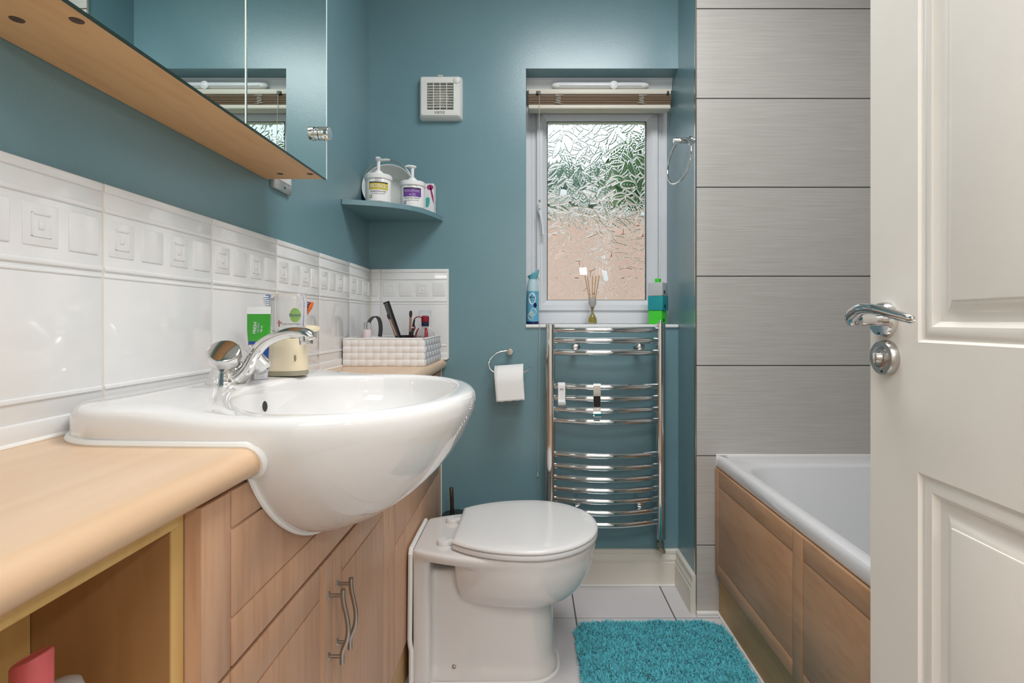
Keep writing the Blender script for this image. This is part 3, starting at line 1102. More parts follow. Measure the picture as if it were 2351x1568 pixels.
for d in (0.12, 0.25, 0.4, 0.55, 0.7, 0.82, 0.91, 0.96, 0.985, 1.0):
    s = max((1 - d ** 2.3) ** (1 / 1.9), 0.03)
    r = []
    for q in INN:
        w = IC + (q - IC) * s
        zt = top_z(q) - 0.009
        r.append((w.x, w.y, zt + (0.732 - zt) * d))
    rs.append(r)
bm = bmesh.new()
rings(bm, rs)
bowl = part('bowl', bm, 'sanitary', basin, 60)
# overflow: chrome-less oval opening on the back wall of the bowl
bm = bmesh.new()
lathe(bm, [(0.0102, -0.002), (0.0100, 0.0006), (0.0088, 0.0010), (0.0084, -0.003)], (-0.4365, BY, 0.838), 24, axis=(1, 0, 0.1))
part('overflow_rim', bm, 'sanitary', basin)
bm = bmesh.new()
lathe(bm, [(0.0, 0.0006), (0.0088, 0.0006), (0.0088, -0.001)], (-0.4365, BY, 0.838), 24, axis=(1, 0, 0.1))
part('overflow_hole', bm, 'gasket_black', basin)
bm = bmesh.new()
lathe(bm, [(0.022, 0.0), (0.022, 0.002), (0.017, 0.003), (0.015, 0.0), (0, 0.0)], (-0.285, BY, 0.733), 28)
part('waste', bm, 'chrome', basin)
# sealant bead round the basin, over the nose and down the cabinet front
bm = bmesh.new()
near = []
for x in np.linspace(-0.583, NOSE - 0.014, 26):
    hw = BHW - 0.014 * min(1.0, max(0, (-0.335 - x) / 0.26)) ** 1.5
    y = BY - hw - 0.001
    if x < -0.493:
        y += 0.095 - math.sqrt(max(0, 0.095 ** 2 - (x + 0.493) ** 2))
    near.append((x, y, WT + 0.002))
for k in range(1, 9):
    a = PI / 2 - PI * k / 8
    near.append((NOSE - 0.018 + 0.0195 * math.cos(a), BY - BHW * bowl_s(0.817 + 0.0195 * math.sin(a)) - 0.001, 0.817 + 0.0195 * math.sin(a)))
tube(bm, near, 0.0046, 8)
part('sealant_bead', bm, 'sealant', basin)
bm = bmesh.new()
U = [(XP + 0.001, BY - BHW * bowl_s(z) - 0.001, z) for z in np.linspace(0.797, 0.648, 26)]
U += [(XP + 0.001, BY + BHW * bowl_s(z) + 0.001, z) for z in np.linspace(0.648, 0.797, 26)]
tube(bm, U, 0.0038, 8)
part('sealant_bead', bm, 'sealant', basin)
bm = bmesh.new()
far = [(x, BY + BHW - 0.012, WT + 0.001) for x in np.linspace(-0.57, NOSE - 0.01, 8)]
tube(bm, far, 0.004, 8)
part('sealant_bead', bm, 'sealant', basin)

# ================================================================== tap
TX, TYY, TZ = -0.497, 0.858, 0.8768
tap = thing('basin_mixer_tap', 'chrome mixer tap with two round knobs and an arched spout', 'tap', (TX, TYY, TZ))
bm = bmesh.new()
def oval(cx, cy, a, b, z, n=36):
    return [(cx + a * math.cos(2 * PI * k / n), cy + b * math.sin(2 * PI * k / n), z) for k in range(n)]
rings(bm, [oval(TX, TYY, 0.029, 0.029, TZ - 0.001), oval(TX, TYY, 0.029, 0.029, TZ + 0.003), oval(TX, TYY, 0.0275, 0.0275, TZ + 0.005), oval(TX, TYY, 0.024, 0.0245, TZ + 0.014), oval(TX + 0.001, TYY, 0.0205, 0.022, TZ + 0.024), oval(TX + 0.003, TYY, 0.018, 0.019, TZ + 0.034), oval(TX + 0.005, TYY, 0.010, 0.011, TZ + 0.039)])
tb = part('tap_body', bm, 'chrome', tap, 50)
bm = bmesh.new()
sp = smooth_path([(-0.492, TYY, 0.882), (-0.475, TYY, 0.888), (-0.4620, TYY, 0.9020), (-0.4530, TYY + 0.001, 0.9200), (-0.4400, TYY + 0.002, 0.9385), (-0.4214, TYY + 0.003, 0.9507), (-0.394, TYY + 0.004, 0.9593), (-0.3714, TYY + 0.005, 0.9580), (-0.361, TYY + 0.005, 0.9535), (-0.3565, TYY + 0.005, 0.9485)], 5)
tube(bm, sp, lerp_list([0.016, 0.0145, 0.0115, 0.0105, 0.0100, 0.0095, 0.0095, 0.0105, 0.0098, 0.0075], len(sp)), 20, flat=(1.15, 0.92))
part('spout', bm, 'chrome', tap, 60)
bm = bmesh.new()
cyl(bm, (-0.3685, TYY + 0.005, 0.957), (-0.3675, TYY + 0.005, 0.9400), 0.0112, 0.0106, 24, 0.001)
part('aerator', bm, 'chrome', tap)
for sg in (-1, 1):
    ax = Vector((0.25, -0.64, 0.72)).normalized() if sg < 0 else Vector((0.62, 0.42, 0.62)).normalized()
    base = Vector((TX + 0.010, TYY + sg * 0.015, TZ + 0.026)) if sg < 0 else Vector((TX + 0.020, TYY + 0.006, TZ + 0.020))
    bm = bmesh.new()
    lathe(bm, [(0.010, -0.012), (0.010, 0.004), (0.014, 0.006)], base, 24, axis=ax)
    kn = part('spindle', bm, 'chrome', tap)
    bm = bmesh.new()
    lathe(bm, [(0.013, 0.005), (0.0165, 0.009), (0.0225, 0.021), (0.0243, 0.026), (0.0243, 0.0385), (0.0228, 0.0405)], base, 10, axis=ax)
    kb = part('knob', bm, 'chrome', kn, 20)
    bm = bmesh.new()
    lathe(bm, [(0.0222, 0.039), (0.0222, 0.0412), (0.0205, 0.042), (0.0, 0.0425)], base, 40, axis=ax)
    part('knob_disc', bm, 'chrome', kn, 30)

# ================================================================== mirror cabinet
MX = -0.4606
MY0, MY1, MZ0, MZ1 = 0.517, 1.190, 1.300, 1.98
mc = thing('mirror_cabinet', 'wall cabinet with mirror doors and a beech underside', 'cabinet', (-0.53, 0.853, MZ0))
bm = bmesh.new()
box(bm, XL + 0.001, MX - 0.008, MY0, MY1, MZ0, MZ0 + 0.016)
part('bottom_panel', bm, 'beech_cabinet', mc)
bm = bmesh.new()
box(bm, XL + 0.001, MX - 0.008, MY0, MY0 + 0.016, MZ0 + 0.016, MZ1)
box(bm, XL + 0.001, MX - 0.008, MY1 - 0.016, MY1, MZ0 + 0.016, MZ1)
box(bm, XL + 0.001, MX - 0.008, MY0, MY1, MZ1, MZ1 + 0.016)
box(bm, XL + 0.001, XL + 0.006, MY0, MY1, MZ0 + 0.016, MZ1)
part('carcass', bm, 'beech_cabinet', mc)
for (a, b) in ((MY0, 0.8515), (0.8545, MY1 + 0.001)):
    bm = bmesh.new()
    box(bm, MX - 0.0055, MX - 0.0006, a, b, MZ0 - 0.002, MZ1 + 0.012, 0.0004, 1)
    dr = part('mirror_door', bm, 'mirror_edge', mc)
    bm = bmesh.new()
    v = [bm.verts.new(p) for p in ((MX, a + 0.001, MZ0 - 0.0005), (MX, b - 0.0015, MZ0 - 0.0005), (MX, b - 0.0015, MZ1 + 0.011), (MX, a + 0.001, MZ1 + 0.011))]
    w = [bm.verts.new((p.co.x - 0.0005, p.co.y, p.co.z)) for p in v]
    bm.faces.new(v); bm.faces.new(list(reversed(w)))
    for i in range(4):
        bm.faces.new((v[i], w[i], w[(i + 1) % 4], v[(i + 1) % 4]))
    part('mirror_glass', bm, 'mirror_silver', dr)
    bm = bmesh.new()
    box(bm, MX - 0.0052, MX + 0.0003, b - 0.0030, b + 0.0006, MZ0 - 0.001, MZ1 + 0.011)
    part('polished_edge', bm, 'mirror_bevel', dr)
ky, kz = 1.151, 1.389
bm = bmesh.new()
lathe(bm, [(0.013, 0.0), (0.0145, 0.001), (0.0145, 0.0055), (0.013, 0.0065), (0.013, 0.0085), (0.0150, 0.0095), (0.0150, 0.0205), (0.0140, 0.022), (0, 0.0222)], (MX, ky, kz), 36, axis=(1, 0, 0))
part('knob', bm, 'chrome', mc)
for (x, y) in ((-0.5455, 0.558), (-0.4835, 0.560), (-0.5455, 1.1465), (-0.4805, 1.1475)):
    bm = bmesh.new()
    lathe(bm, [(0.0, -0.0012), (0.0022, -0.0012), (0.0026, -0.0006), (0.0062, -0.0008), (0.0070, 0.0004)], (x, y, MZ0), 20)
    part('screw_cover', bm, 'screw_brown', mc)
# shaver socket beside it
ss = thing('shaver_socket', 'metal shaver socket plate on the wall below the mirror cabinet', 'socket', (XL, 1.255, 1.285))
bm = bmesh.new()
box(bm, XL, XL + 0.010, 1.208, 1.300, 1.287, 1.373, 0.003, 2)
part('plate', bm, 'socket_plate', ss)
bm = bmesh.new()
box(bm, XL + 0.009, XL + 0.0125, 1.232, 1.292, 1.310, 1.362, 0.002, 2)
part('insert', bm, 'tub_white', ss)
bm = bmesh.new()
lathe(bm, [(0.0035, 0), (0.003, 0.0012), (0, 0.0014)], (XL + 0.010, 1.262, 1.298), 16, axis=(1, 0, 0))
part('screw', bm, 'steel_dark', ss)

# ================================================================== toilet
TCY = 1.507
PT = 0.3705                      # top of the pan
toilet = thing('toilet', 'white back-to-wall toilet with the lid closed', 'toilet', (-0.06, TCY, 0.0))
def hw_plan(x, top):
    """half width of the rim plan at x"""
    xf = top['xf']; xw = 0.0; b = top['b']; xr = top['xr']; rb = top['rb']
    if x >= xw:
        return b * math.sqrt(max(0, 1 - ((x - xw) / (xf - xw)) ** 2))
    R2 = (xw - xr) ** 2 / max(1e-6, 1 - (rb / b) ** 2)
    return b * math.sqrt(max(0, 1 - (xw - x) ** 2 / R2))
def plan_ring(top, z, n=40, sx=1.0):
    xs = [top['xr'] + (top['xf'] - top['xr']) * (0.5 - 0.5 * math.cos(PI * k / n)) for k in range(n + 1)]
    a = [(x, TCY - hw_plan(x, top), z) for x in xs]
    b = [(x, TCY + hw_plan(x, top), z) for x in reversed(xs[1:-1])]
    return a + b + ([(xs[0], TCY + hw_plan(xs[0], top), z)] if hw_plan(xs[0], top) > 1e-6 else [])
bm = bmesh.new()
# rim slab
T = dict(xr=-0.313, rb=0.112, b=0.182, xf=0.190)
rings(bm, [plan_ring(dict(T, b=T['b'] - 0.010, rb=T['rb'] - 0.004, xf=T['xf'] - 0.012), PT - 0.030), plan_ring(T, PT - 0.020), plan_ring(T, PT)])
# bowl under the rim
bl_ = []
for d in np.linspace(0, 0.999, 16):
    s = (1 - d ** 2.4) ** 0.52
    bl_.append(plan_ring(dict(xr=-0.150 - 0.050 * s, rb=0.118 * s + 0.002, b=0.176 * s + 0.004, xf=0.176 * s + 0.010), PT - 0.012 - 0.178 * d))
rings(bm, bl_)
# shroud
def shroud_ring(z, hw, xf):
    r = min(hw, 0.085)
    pts = []
    for k in range(13):
        a = -PI / 2 + PI / 2 * k / 12
        pts.append((xf - r + r * math.cos(a), TCY - hw + r + r * math.sin(a), z))
    for k in range(13):
        a = PI / 2 * k / 12
        pts.append((xf - r + r * math.cos(a), TCY + hw - r + r * math.sin(a), z))
    pts += [(-0.313, TCY + hw, z), (-0.313, TCY - hw, z)]
    return pts
rings(bm, [shroud_ring(0.001, 0.097, 0.081), shroud_ring(0.018, 0.094, 0.079), shroud_ring(0.045, 0.081, 0.072), shroud_ring(0.16, 0.077, 0.067), shroud_ring(0.30, 0.080, 0.066)])
# rear flange and foot flange
box(bm, -0.313, -0.266, TCY - 0.112, TCY + 0.112, 0.001, PT - 0.004)
pan = part('pan', bm, 'toilet_ceramic', toilet)
m1 = pan.modifiers.new('fuse', 'REMESH'); m1.mode = 'VOXEL'; m1.voxel_size = 0.0042; m1.use_smooth_shade = True
m2 = pan.modifiers.new('soften', 'SMOOTH'); m2.factor = 0.5; m2.iterations = 34
dg = bpy.context.evaluated_depsgraph_get()
ev = bpy.data.meshes.new_from_object(pan.evaluated_get(dg))
pan.modifiers.clear(); pan.data = ev
if not ev.materials:
    ev.materials.append(MATS['toilet_ceramic'])
for p in ev.polygons:
    p.use_smooth = True
# seat, lid
def lid_ring(g, z):
    return plan_ring(dict(xr=-0.206 + g, rb=0.122 - g, b=0.193 - g, xf=0.196 - g), z, 48)
bm = bmesh.new()
rings(bm, [lid_ring(0.008, PT + 0.001), lid_ring(0.003, PT + 0.003), lid_ring(0.001, PT + 0.008), lid_ring(0.002, PT + 0.0145), lid_ring(0.006, PT + 0.0165)])
part('seat', bm, 'seat_plastic', toilet, 50)
bm = bmesh.new()
rings(bm, [lid_ring(0.006, PT + 0.0185), lid_ring(0.002, PT + 0.0190), lid_ring(0.001, PT + 0.0215), lid_ring(0.0025, PT + 0.0255), lid_ring(0.006, PT + 0.0285), lid_ring(0.013, PT + 0.0300), lid_ring(0.04, PT + 0.0312), lid_ring(0.08, PT + 0.0318), lid_ring(0.118, PT + 0.032)])
part('lid', bm, 'seat_plastic', toilet, 50)
for y in (TCY - 0.078, TCY + 0.078):
    bm = bmesh.new()
    lathe(bm, [(0.020, 0.0), (0.020, 0.010), (0.018, 0.013), (0, 0.0135)], (-0.232, y, PT - 0.001), 28)
    box(bm, -0.232, -0.196, y - 0.014, y + 0.014, PT, PT + 0.0125, 0.003, 2)
    part('hinge', bm, 'seat_plastic', toilet)
# fixing screw, bead
bm = bmesh.new()
lathe(bm, [(0.0055, -0.004), (0.0055, 0.0015), (0.003, 0.002), (0.0025, 0.0), (0, 0.0)], (-0.205, TCY - 0.0835, 0.040), 20, axis=(0, -1, 0.35))
part('fixing_screw', bm, 'brass_screw', toilet)
bm = bmesh.new()
tube(bm, [(-0.3165, TCY - 0.107, 0.0), (-0.3165, TCY - 0.107, 0.10), (-0.319, TCY - 0.108, 0.115), (-0.320, TCY - 0.108, 0.13), (-0.318, TCY - 0.107, PT - 0.014), (-0.318, TCY - 0.100, PT - 0.004), (-0.318, TCY, PT - 0.003), (-0.318, TCY + 0.100, PT - 0.004), (-0.318, TCY + 0.107, PT - 0.02)], 0.0066, 8)
part('sealant_bead', bm, 'sealant', toilet)
bm = bmesh.new()
ft = [Vector(p) for p in shroud_ring(0.003, 0.096, 0.082)]
tube(bm, [(-0.312, TCY - 0.1, 0.003)] + ft[:26] + [(-0.31, TCY + 0.092, 0.003)], 0.0055, 8)
part('sealant_bead', bm, 'sealant', toilet)
bm = bmesh.new()
tube(bm, [(-0.235, TCY - 0.078, PT - 0.018), (-0.235, TCY - 0.078, PT - 0.055)], 0.003, 8)
part('hinge_bolt', bm, 'steel_dark', toilet)

# toilet brush in the corner
tb2 = thing('toilet_brush', 'toilet brush with a dark metal handle between the cabinet and wall', 'brush', (-0.275, 1.845, 0.0))
bm = bmesh.new()
lathe(bm, [(0.042, 0.0), (0.045, 0.003), (0.045, 0.285), (0.043, 0.288), (0.040, 0.288)], (-0.262, 1.845, 0.0), 32)
part('canister', bm, 'black_gloss', tb2)
bm = bmesh.new()
lathe(bm, [(0.047, 0.287), (0.047, 0.296), (0.044, 0.299), (0.0, 0.300)], (-0.262, 1.845, 0.0), 32)
part('lid', bm, 'black_gloss', tb2)
bm = bmesh.new()
cyl(bm, (-0.272, 1.845, 0.295), (-0.2755, 1.845, 0.392), 0.0072, 0.0070, 20, 0.0015)
part('handle', bm, 'steel_dark', tb2)

# ================================================================== bath
bath = thing('bath', 'white acrylic bath with a beech effect side panel', 'bath', (0.98, 0.92, 0.0))
BX0, BX1, BYA, BYB, BZ = 0.6225, XB - 0.001, 0.062, YT - 0.001, 0.5290
def rr(x0, x1, y0, y1, r, z, n=10):
    pts = []
    for (cx, cy, a0) in ((x1 - r, y1 - r, 0), (x0 + r, y1 - r, PI / 2), (x0 + r, y0 + r, PI), (x1 - r, y0 + r, 3 * PI / 2)):
        for k in range(n + 1):
            a = a0 + PI / 2 * k / n
            pts.append((cx + r * math.cos(a), cy + r * math.sin(a), z))
    return pts
bm = bmesh.new()
R = [rr(BX0 + 0.004, BX1, BYA, BYB, 0.004, BZ - 0.040), rr(BX0, BX1, BYA, BYB, 0.004, BZ - 0.032), rr(BX0, BX1, BYA, BYB, 0.004, BZ - 0.014), rr(BX0 + 0.004, BX1, BYA, BYB, 0.004, BZ - 0.004), rr(BX0 + 0.012, BX1, BYA, BYB, 0.004, BZ)]
i0 = (BX0 + 0.040, BX1 - 0.05, BYA + 0.1, BYB - 0.112)
R += [rr(i0[0] - 0.012, i0[1] + 0.012, i0[2] - 0.012, i0[3] + 0.012, 0.115, BZ + 0.000), rr(i0[0] - 0.004, i0[1] + 0.004, i0[2] - 0.004, i0[3] + 0.004, 0.112, BZ - 0.003), rr(*i0, 0.11, BZ - 0.012)]
for d in (0.1, 0.25, 0.45, 0.65, 0.8, 0.9, 0.96, 1.0):
    g = 0.085 * d + 0.10 * max(0, d - 0.75) ** 1.6 * 6
    R.append(rr(i0[0] + g, i0[1] - g, i0[2] + g * 1.5, i0[3] - g * 1.9, 0.11 + 0.05 * d, BZ - 0.012 - 0.36 * d))
rings(bm, R, cap0=False)
part('tub', bm, 'bath_acrylic', bath, 50)
bm = bmesh.new()
box(bm, BX0 - 0.001, 0.66, YT - 0.006, YT + 0.002, BZ - 0.035, BZ + 0.003, 0.002, 2)
part('sealant_bead', bm, 'sealant', bath)
bm = bmesh.new()
box(bm, BX0, BX1, YT - 0.006, YT + 0.002, BZ - 0.002, BZ + 0.004, 0.002, 2)
part('sealant_bead', bm, 'sealant', bath)
bm = bmesh.new()
routed(bm, 0.075, YT - 0.004, 0.1405, 0.4880, [1.7145, 1.232, 1.185, 0.71, 0.663, 0.12], [0.1835, 0.4365], face=0.617, sgn=-1)
part('side_panel', bm, 'beech_bath', bath)
bm = bmesh.new()
box(bm, 0.632, 0.646, 0.075, YT - 0.003, 0.0, 0.142)
part('plinth', bm, 'beech_plinth', bath)
bm = bmesh.new()
tube(bm, [(0.629, 0.10, 0.002), (0.629, YT - 0.01, 0.002)], 0.004, 8)
part('plinth_bead', bm, 'sealant', bath)
bm = bmesh.new()
lathe(bm, [(0.03, 0), (0.03, 0.003), (0, 0.004)], (0.98, 1.25, BZ - 0.372), 24)
part('waste', bm, 'chrome', bath)

# ================================================================== towel radiator
rad = thing('towel_radiator', 'chrome ladder towel radiator with bowed rungs below the window', 'radiator', (0.27, 1.88, 0.2))
YR = 1.882
for (xa, xb, zt, zb) in ((0.0565, 0.0905, 0.9645, 0.20), (0.4525, 0.4845, 0.9690, 0.2015)):
    bm = bmesh.new()
    xm = (xa + xb) / 2
    prof = []
    for k in range(20):
        a = 2 * PI * k / 20
        c, s = math.cos(a), math.sin(a)
        prof.append((xm + (xb - xa) / 2 * math.copysign(abs(c) ** 0.55, c), YR - 0.006 + 0.018 * math.copysign(abs(s) ** 0.8, s)))
    rings(bm, [[(x, y, z) for x, y in prof] for z in (zb, zt)])
    part('upright', bm, 'chrome', rad, 40)
for z in (0.9456, 0.9080, 0.8660, 0.7456, 0.7050, 0.6640, 0.6240, 0.5050, 0.4630, 0.4220, 0.3830, 0.3456, 0.3050, 0.2640):
    bm = bmesh.new()
    pts = [(0.085 + (0.458 - 0.085) * t, YR - 0.010 - 0.040 * math.sin(PI * t) ** 0.9, z) for t in np.linspace(0, 1, 25)]
    tube(bm, pts, 0.0106, 14)
    part('rung', bm, 'chrome', rad, 60)
for (x, z) in ((0.165, 0.8845), (0.394, 0.886), (0.172, 0.326), (0.394, 0.326)):
    bm = bmesh.new()
    lathe(bm, [(0.008, -0.095), (0.008, -0.012), (0.0135, -0.012), (0.0145, -0.009), (0.0145, 0.0), (0.011, 0.004), (0, 0.006)], (x, 1.862, z), 24, axis=(0, -1, 0))
    part('wall_bracket', bm, 'chrome', rad)
bm = bmesh.new()
lathe(bm, [(0.006, 0.0), (0.006, 0.006), (0.004, 0.010), (0, 0.011)], (0.468, YR - 0.006, 0.969), 16)
part('bleed_cap', bm, 'chrome', rad)
bm = bmesh.new()
lathe(bm, [(0.009, 0.0), (0.009, -0.008), (0.007, -0.009), (0.007, -0.013), (0.012, -0.014), (0.012, -0.026), (0.009, -0.028), (0.009, -0.034)], (0.4685, YR - 0.006, 0.2015), 16)
vv = part('valve', bm, 'brushed_steel', rad)
bm = bmesh.new()
tube(bm, [(0.4685, YR - 0.006, 0.172), (0.473, YR - 0.004, 0.162), (0.480, YR + 0.004, 0.148), (0.482, YB - 0.001, 0.146)], 0.009, 14)
part('elbow', bm, 'brass_screw', vv)
# hooks clipped over the rungs
for (nm, lab, x0, x1, zt, zb, yy, mt) in (('towel_hook', 'white clip-on towel hook at the left end of the radiator', 0.100, 0.125, 0.759, 0.683, 1.842, 'sill_white'), ('towel_clip', 'chrome clip-on towel hook near the middle of the radiator', 0.221, 0.246, 0.760, 0.646, 1.818, 'chrome')):
    hk = thing(nm, lab, 'hook', ((x0 + x1) / 2, yy, zb))
    bm = bmesh.new()
    pts = [(yy + 0.024, 0.738), (yy + 0.021, zt - 0.004), (yy + 0.012, zt), (yy + 0.003, zt - 0.003), (yy, zt - 0.010), (yy, zb + 0.03), (yy - 0.002, zb + 0.012), (yy - 0.010, zb), (yy - 0.020, zb + 0.004), (yy - 0.024, zb + 0.014)]
    pts = [(p.x, p.y) for p in smooth_path([(a, b, 0) for a, b in pts], 4)]
    loops = []
    for k, (y, z) in enumerate(pts):
        y2, z2 = pts[min(k + 1, len(pts) - 1)]; y1, z1 = pts[max(k - 1, 0)]
        d = Vector((y2 - y1, z2 - z1)).normalized(); nn = Vector((-d.y, d.x)) * 0.0011
        loops.append([(x0, y + nn.x, z + nn.y), (x1, y + nn.x, z + nn.y), (x1, y - nn.x, z - nn.y), (x0, y - nn.x, z - nn.y)])
    rings(bm, loops)
    part('strap', bm, mt, hk, 30)
    bm = bmesh.new()
    if mt == 'chrome':
        box(bm, x0 - 0.0012, x1 + 0.0012, yy - 0.004, yy + 0.006, 0.722, 0.7285, 0.001, 1)
        part('clasp', bm, 'chrome', hk)
        bm = bmesh.new()
        box(bm, x0 + 0.0005, x1 - 0.0005, yy - 0.0030, yy + 0.004, 0.6785, 0.7175, 0.001, 1)
        part('grip_pad', bm, 'black_gloss', hk)
        bm = bmesh.new()
        box(bm, x0 - 0.0012, x1 + 0.0012, yy - 0.004, yy + 0.006, 0.672, 0.678, 0.001, 1)
    else:
        box(bm, x0 + 0.006, x1 - 0.006, yy - 0.0035, yy + 0.001, 0.736, 0.741, 0.001, 1)
    part('clasp', bm, mt if mt == 'chrome' else 'chrome_dull', hk)

# ================================================================== toilet roll on its holder
th = thing('toilet_roll_holder', 'chrome hooked toilet roll holder on the teal wall', 'roll holder', (-0.073, YB, 0.865))
bm = bmesh.new()
lathe(bm, [(0.011, 0.0), (0.011, 0.030), (0.0128, 0.031), (0.0128, 0.044), (0.0115, 0.0455), (0, 0.046)], (-0.072, YB, 0.8655), 28, axis=(0, -1, 0))
part('rose', bm, 'chrome_dull', th)
bm = bmesh.new()
yy = 1.917
wire = smooth_path([(-0.078, yy, 0.868), (-0.098, yy - 0.002, 0.8665), (-0.120, yy - 0.006, 0.860), (-0.140, yy - 0.010, 0.842), (-0.148, yy - 0.014, 0.823), (-0.143, yy - 0.018, 0.803), (-0.128, yy - 0.022, 0.791), (-0.100, yy - 0.024, 0.784), (-0.05, yy - 0.024, 0.787), (-0.020, yy - 0.024, 0.793), (-0.008, yy - 0.026, 0.800), (0.004, yy - 0.030, 0.812)], 5)
tube(bm, wire, 0.0033, 12)
part('wire_arm', bm, 'chrome', th)
bm = bmesh.new()
RC = Vector((-0.072, 1.892, 0.7600))
ra = Vector((1, 0, 0.075)).normalized()
NR = 48
prf = [(0.0205, -0.050), (0.0580, -0.050), (0.0592, -0.049), (0.0592, 0.049), (0.0580, 0.050), (0.0205, 0.050)]
s_, u_ = frame_of(ra)
lp = [[RC + ra * h + s_ * (r * math.cos(2 * PI * k / NR)) + u_ * (r * math.sin(2 * PI * k / NR)) for k in range(NR)] for r, h in prf]
lp.append(lp[0])
vs = [[bm.verts.new(p) for p in q] for q in lp[:-1]]; vs.append(vs[0])
for a, b in zip(vs[:-1], vs[1:]):
    for i in range(NR):
        bm.faces.new((a[i], a[(i + 1) % NR], b[(i + 1) % NR], b[i]))
roll = thing('toilet_roll', 'white toilet paper roll hanging on the chrome holder', 'toilet roll', (-0.072, 1.892, 0.70))
part('roll', bm, 'paper', roll, 40)
bm = bmesh.new()
rows = []
for k in range(22):
    if k < 12:
        aa = PI / 2 + PI / 2 * k / 11
        y, z = RC.y + 0.0597 * math.cos(aa), RC.z + 0.0597 * math.sin(aa)
    else:
        y, z = RC.y - 0.0597 - 0.001 * (k - 11) / 10, RC.z - 0.0625 * (k - 11) / 10
    f = max(0, (RC.z - z)) / 0.0625
    rows.append([(RC.x + (q / 10 - 0.5) * 0.0992 + 0.0055 * f, y, z + 0.0075 * (q / 10 - 0.5) + (0.0012 * math.sin(q * 2.3) if k == 21 else 0)) for q in range(11)])
vs = [[bm.verts.new(p) for p in r] for r in rows]
for a, b in zip(vs[:-1], vs[1:]):
    for i in range(10):
        bm.faces.new((a[i], a[i + 1], b[i + 1], b[i]))
so = part('loose_sheet', bm, 'paper', roll, 60)
mm = so.modifiers.new('thick', 'SOLIDIFY'); mm.thickness = 0.0006

# ================================================================== towel ring on the return wall
tr = thing('towel_ring', 'chrome towel ring on the narrow teal return wall', 'towel ring', (XR, 1.805, 1.60))
bm = bmesh.new()
lathe(bm, [(0.0155, 0.0), (0.0155, 0.003), (0.013, 0.004), (0.0092, 0.005), (0.0092, 0.055), (0.008, 0.0575), (0, 0.058)], (XR, 1.807, 1.5985), 24, axis=(-1, 0, 0))
part('post', bm, 'chrome', tr)
bm = bmesh.new()
ph = math.radians(15)
pts = []
for k in range(56):
    a = 2 * PI * k / 56
    h, v = 0.0755 * math.sin(a), 0.0755 * math.cos(a)
    pts.append((0.5125 - h * math.sin(ph) + 0.10 * v, 1.800 + h * math.cos(ph), 1.5250 + v))
tube(bm, pts, 0.0035, 10, closed=True)
part('ring', bm, 'chrome', tr, 60)

# ================================================================== extractor fan
fan = thing('extractor_fan', 'square white extractor fan with a slatted grille on the teal wall', 'fan', (-0.3295, YB, 1.72))
fx, fz, fs = -0.3285, 1.8005, 0.079
FYF = YB - 0.034
bm = bmesh.new()
def sq(h, y, r=0.008, n=4):
    return [(p[0], y, p[1]) for p in [(q[0], q[1]) for q in rr(fx - h, fx + h, fz - h, fz + h, r, 0, n)]]
gi = 0.0485
rings(bm, [sq(fs, YB), sq(fs, YB - 0.014), sq(fs - 0.006, FYF + 0.004), sq(fs - 0.010, FYF), sq(gi + 0.002, FYF - 0.001, 0.002), sq(gi, FYF + 0.001, 0.002), sq(gi, FYF + 0.022, 0.002)], cap1=False, cap0=False)
part('housing', bm, 'fan_white', fan, 25)
bm = bmesh.new()
box(bm, fx - gi, fx + gi, FYF + 0.020, FYF + 0.024, fz - gi, fz + gi)
part('grille_back', bm, 'fan_dark', fan)
bm = bmesh.new()
lathe(bm, [(0.030, 0.0), (0.030, 0.004), (0.022, 0.010), (0.0, 0.014)], (fx, FYF + 0.020, fz - 0.004), 28, axis=(0, -1, 0))
part('fan_hub', bm, 'fan_beige', fan)
for k in range(1, 10):
    z = fz - gi + 2 * gi * k / 10
    bm = bmesh.new()
    box(bm, fx - gi, fx + gi, FYF + 0.001, FYF + 0.010, z - 0.0011, z + 0.0011, 0.0003, 1, rot=Matrix.Rotation(math.radians(-14), 3, 'X'))
    part('slat', bm, 'fan_white', fan)
for k in range(1, 4):
    x = fx - gi + 2 * gi * k / 4
    bm = bmesh.new()
    box(bm, x - 0.0011, x + 0.0011, FYF, FYF + 0.004, fz - gi, fz + gi)
    part('grille_bar', bm, 'fan_white', fan)
bm = bmesh.new()
lathe(bm, [(0.0125, 0.0), (0.0120, 0.004), (0.009, 0.006), (0, 0.0065)], (fx + 0.061, FYF + 0.001, fz + 0.058), 28, axis=(0, -1, 0))
part('lamp_cover', bm, 'fan_white', fan)
bm = bmesh.new()
box(bm, fx - 0.009, fx + 0.009, FYF + 0.006, YB - 0.004, fz + fs - 0.002, fz + fs + 0.0015, 0.001, 1)
part('top_catch', bm, 'fan_white', fan)
bm = squash(text_bm('VORTICE', 0.0125, 0.0005), 0.038)
map_bm(bm, lambda c: Vector((fx - 0.0015 + c.x, FYF - 0.0008 - c.z, fz - 0.0605 + c.y)))
part('lettering', bm, 'fan_text', fan)

# ================================================================== corner shelf
SZ0, SZ1 = 1.3485, 1.3645
bm = bmesh.new()
pl = [(XL, YB), (XL, 1.668)]
for k in range(21):
    t = k / 20
    # gently bowed front from the left wall to the window wall
    p0, p1 = Vector((XL + 0.004, 1.664)), Vector((-0.324, YB - 0.012))
    nrm = Vector((p1.y - p0.y, -(p1.x - p0.x))).normalized()
    q = p0.lerp(p1, t) + nrm * (0.074 * math.sin(PI * t))
    pl.append((q.x, q.y))
pl += [(-0.3235, YB)]
t_ = bmesh.new()
rings(t_, [[(x, y, z) for x, y in pl] for z in (SZ0, SZ1)])
merge(bm, t_)
solo('corner_shelf', bm, 'teal_paint', 'teal painted curved corner shelf in the wall corner', 'shelf', ang=30)

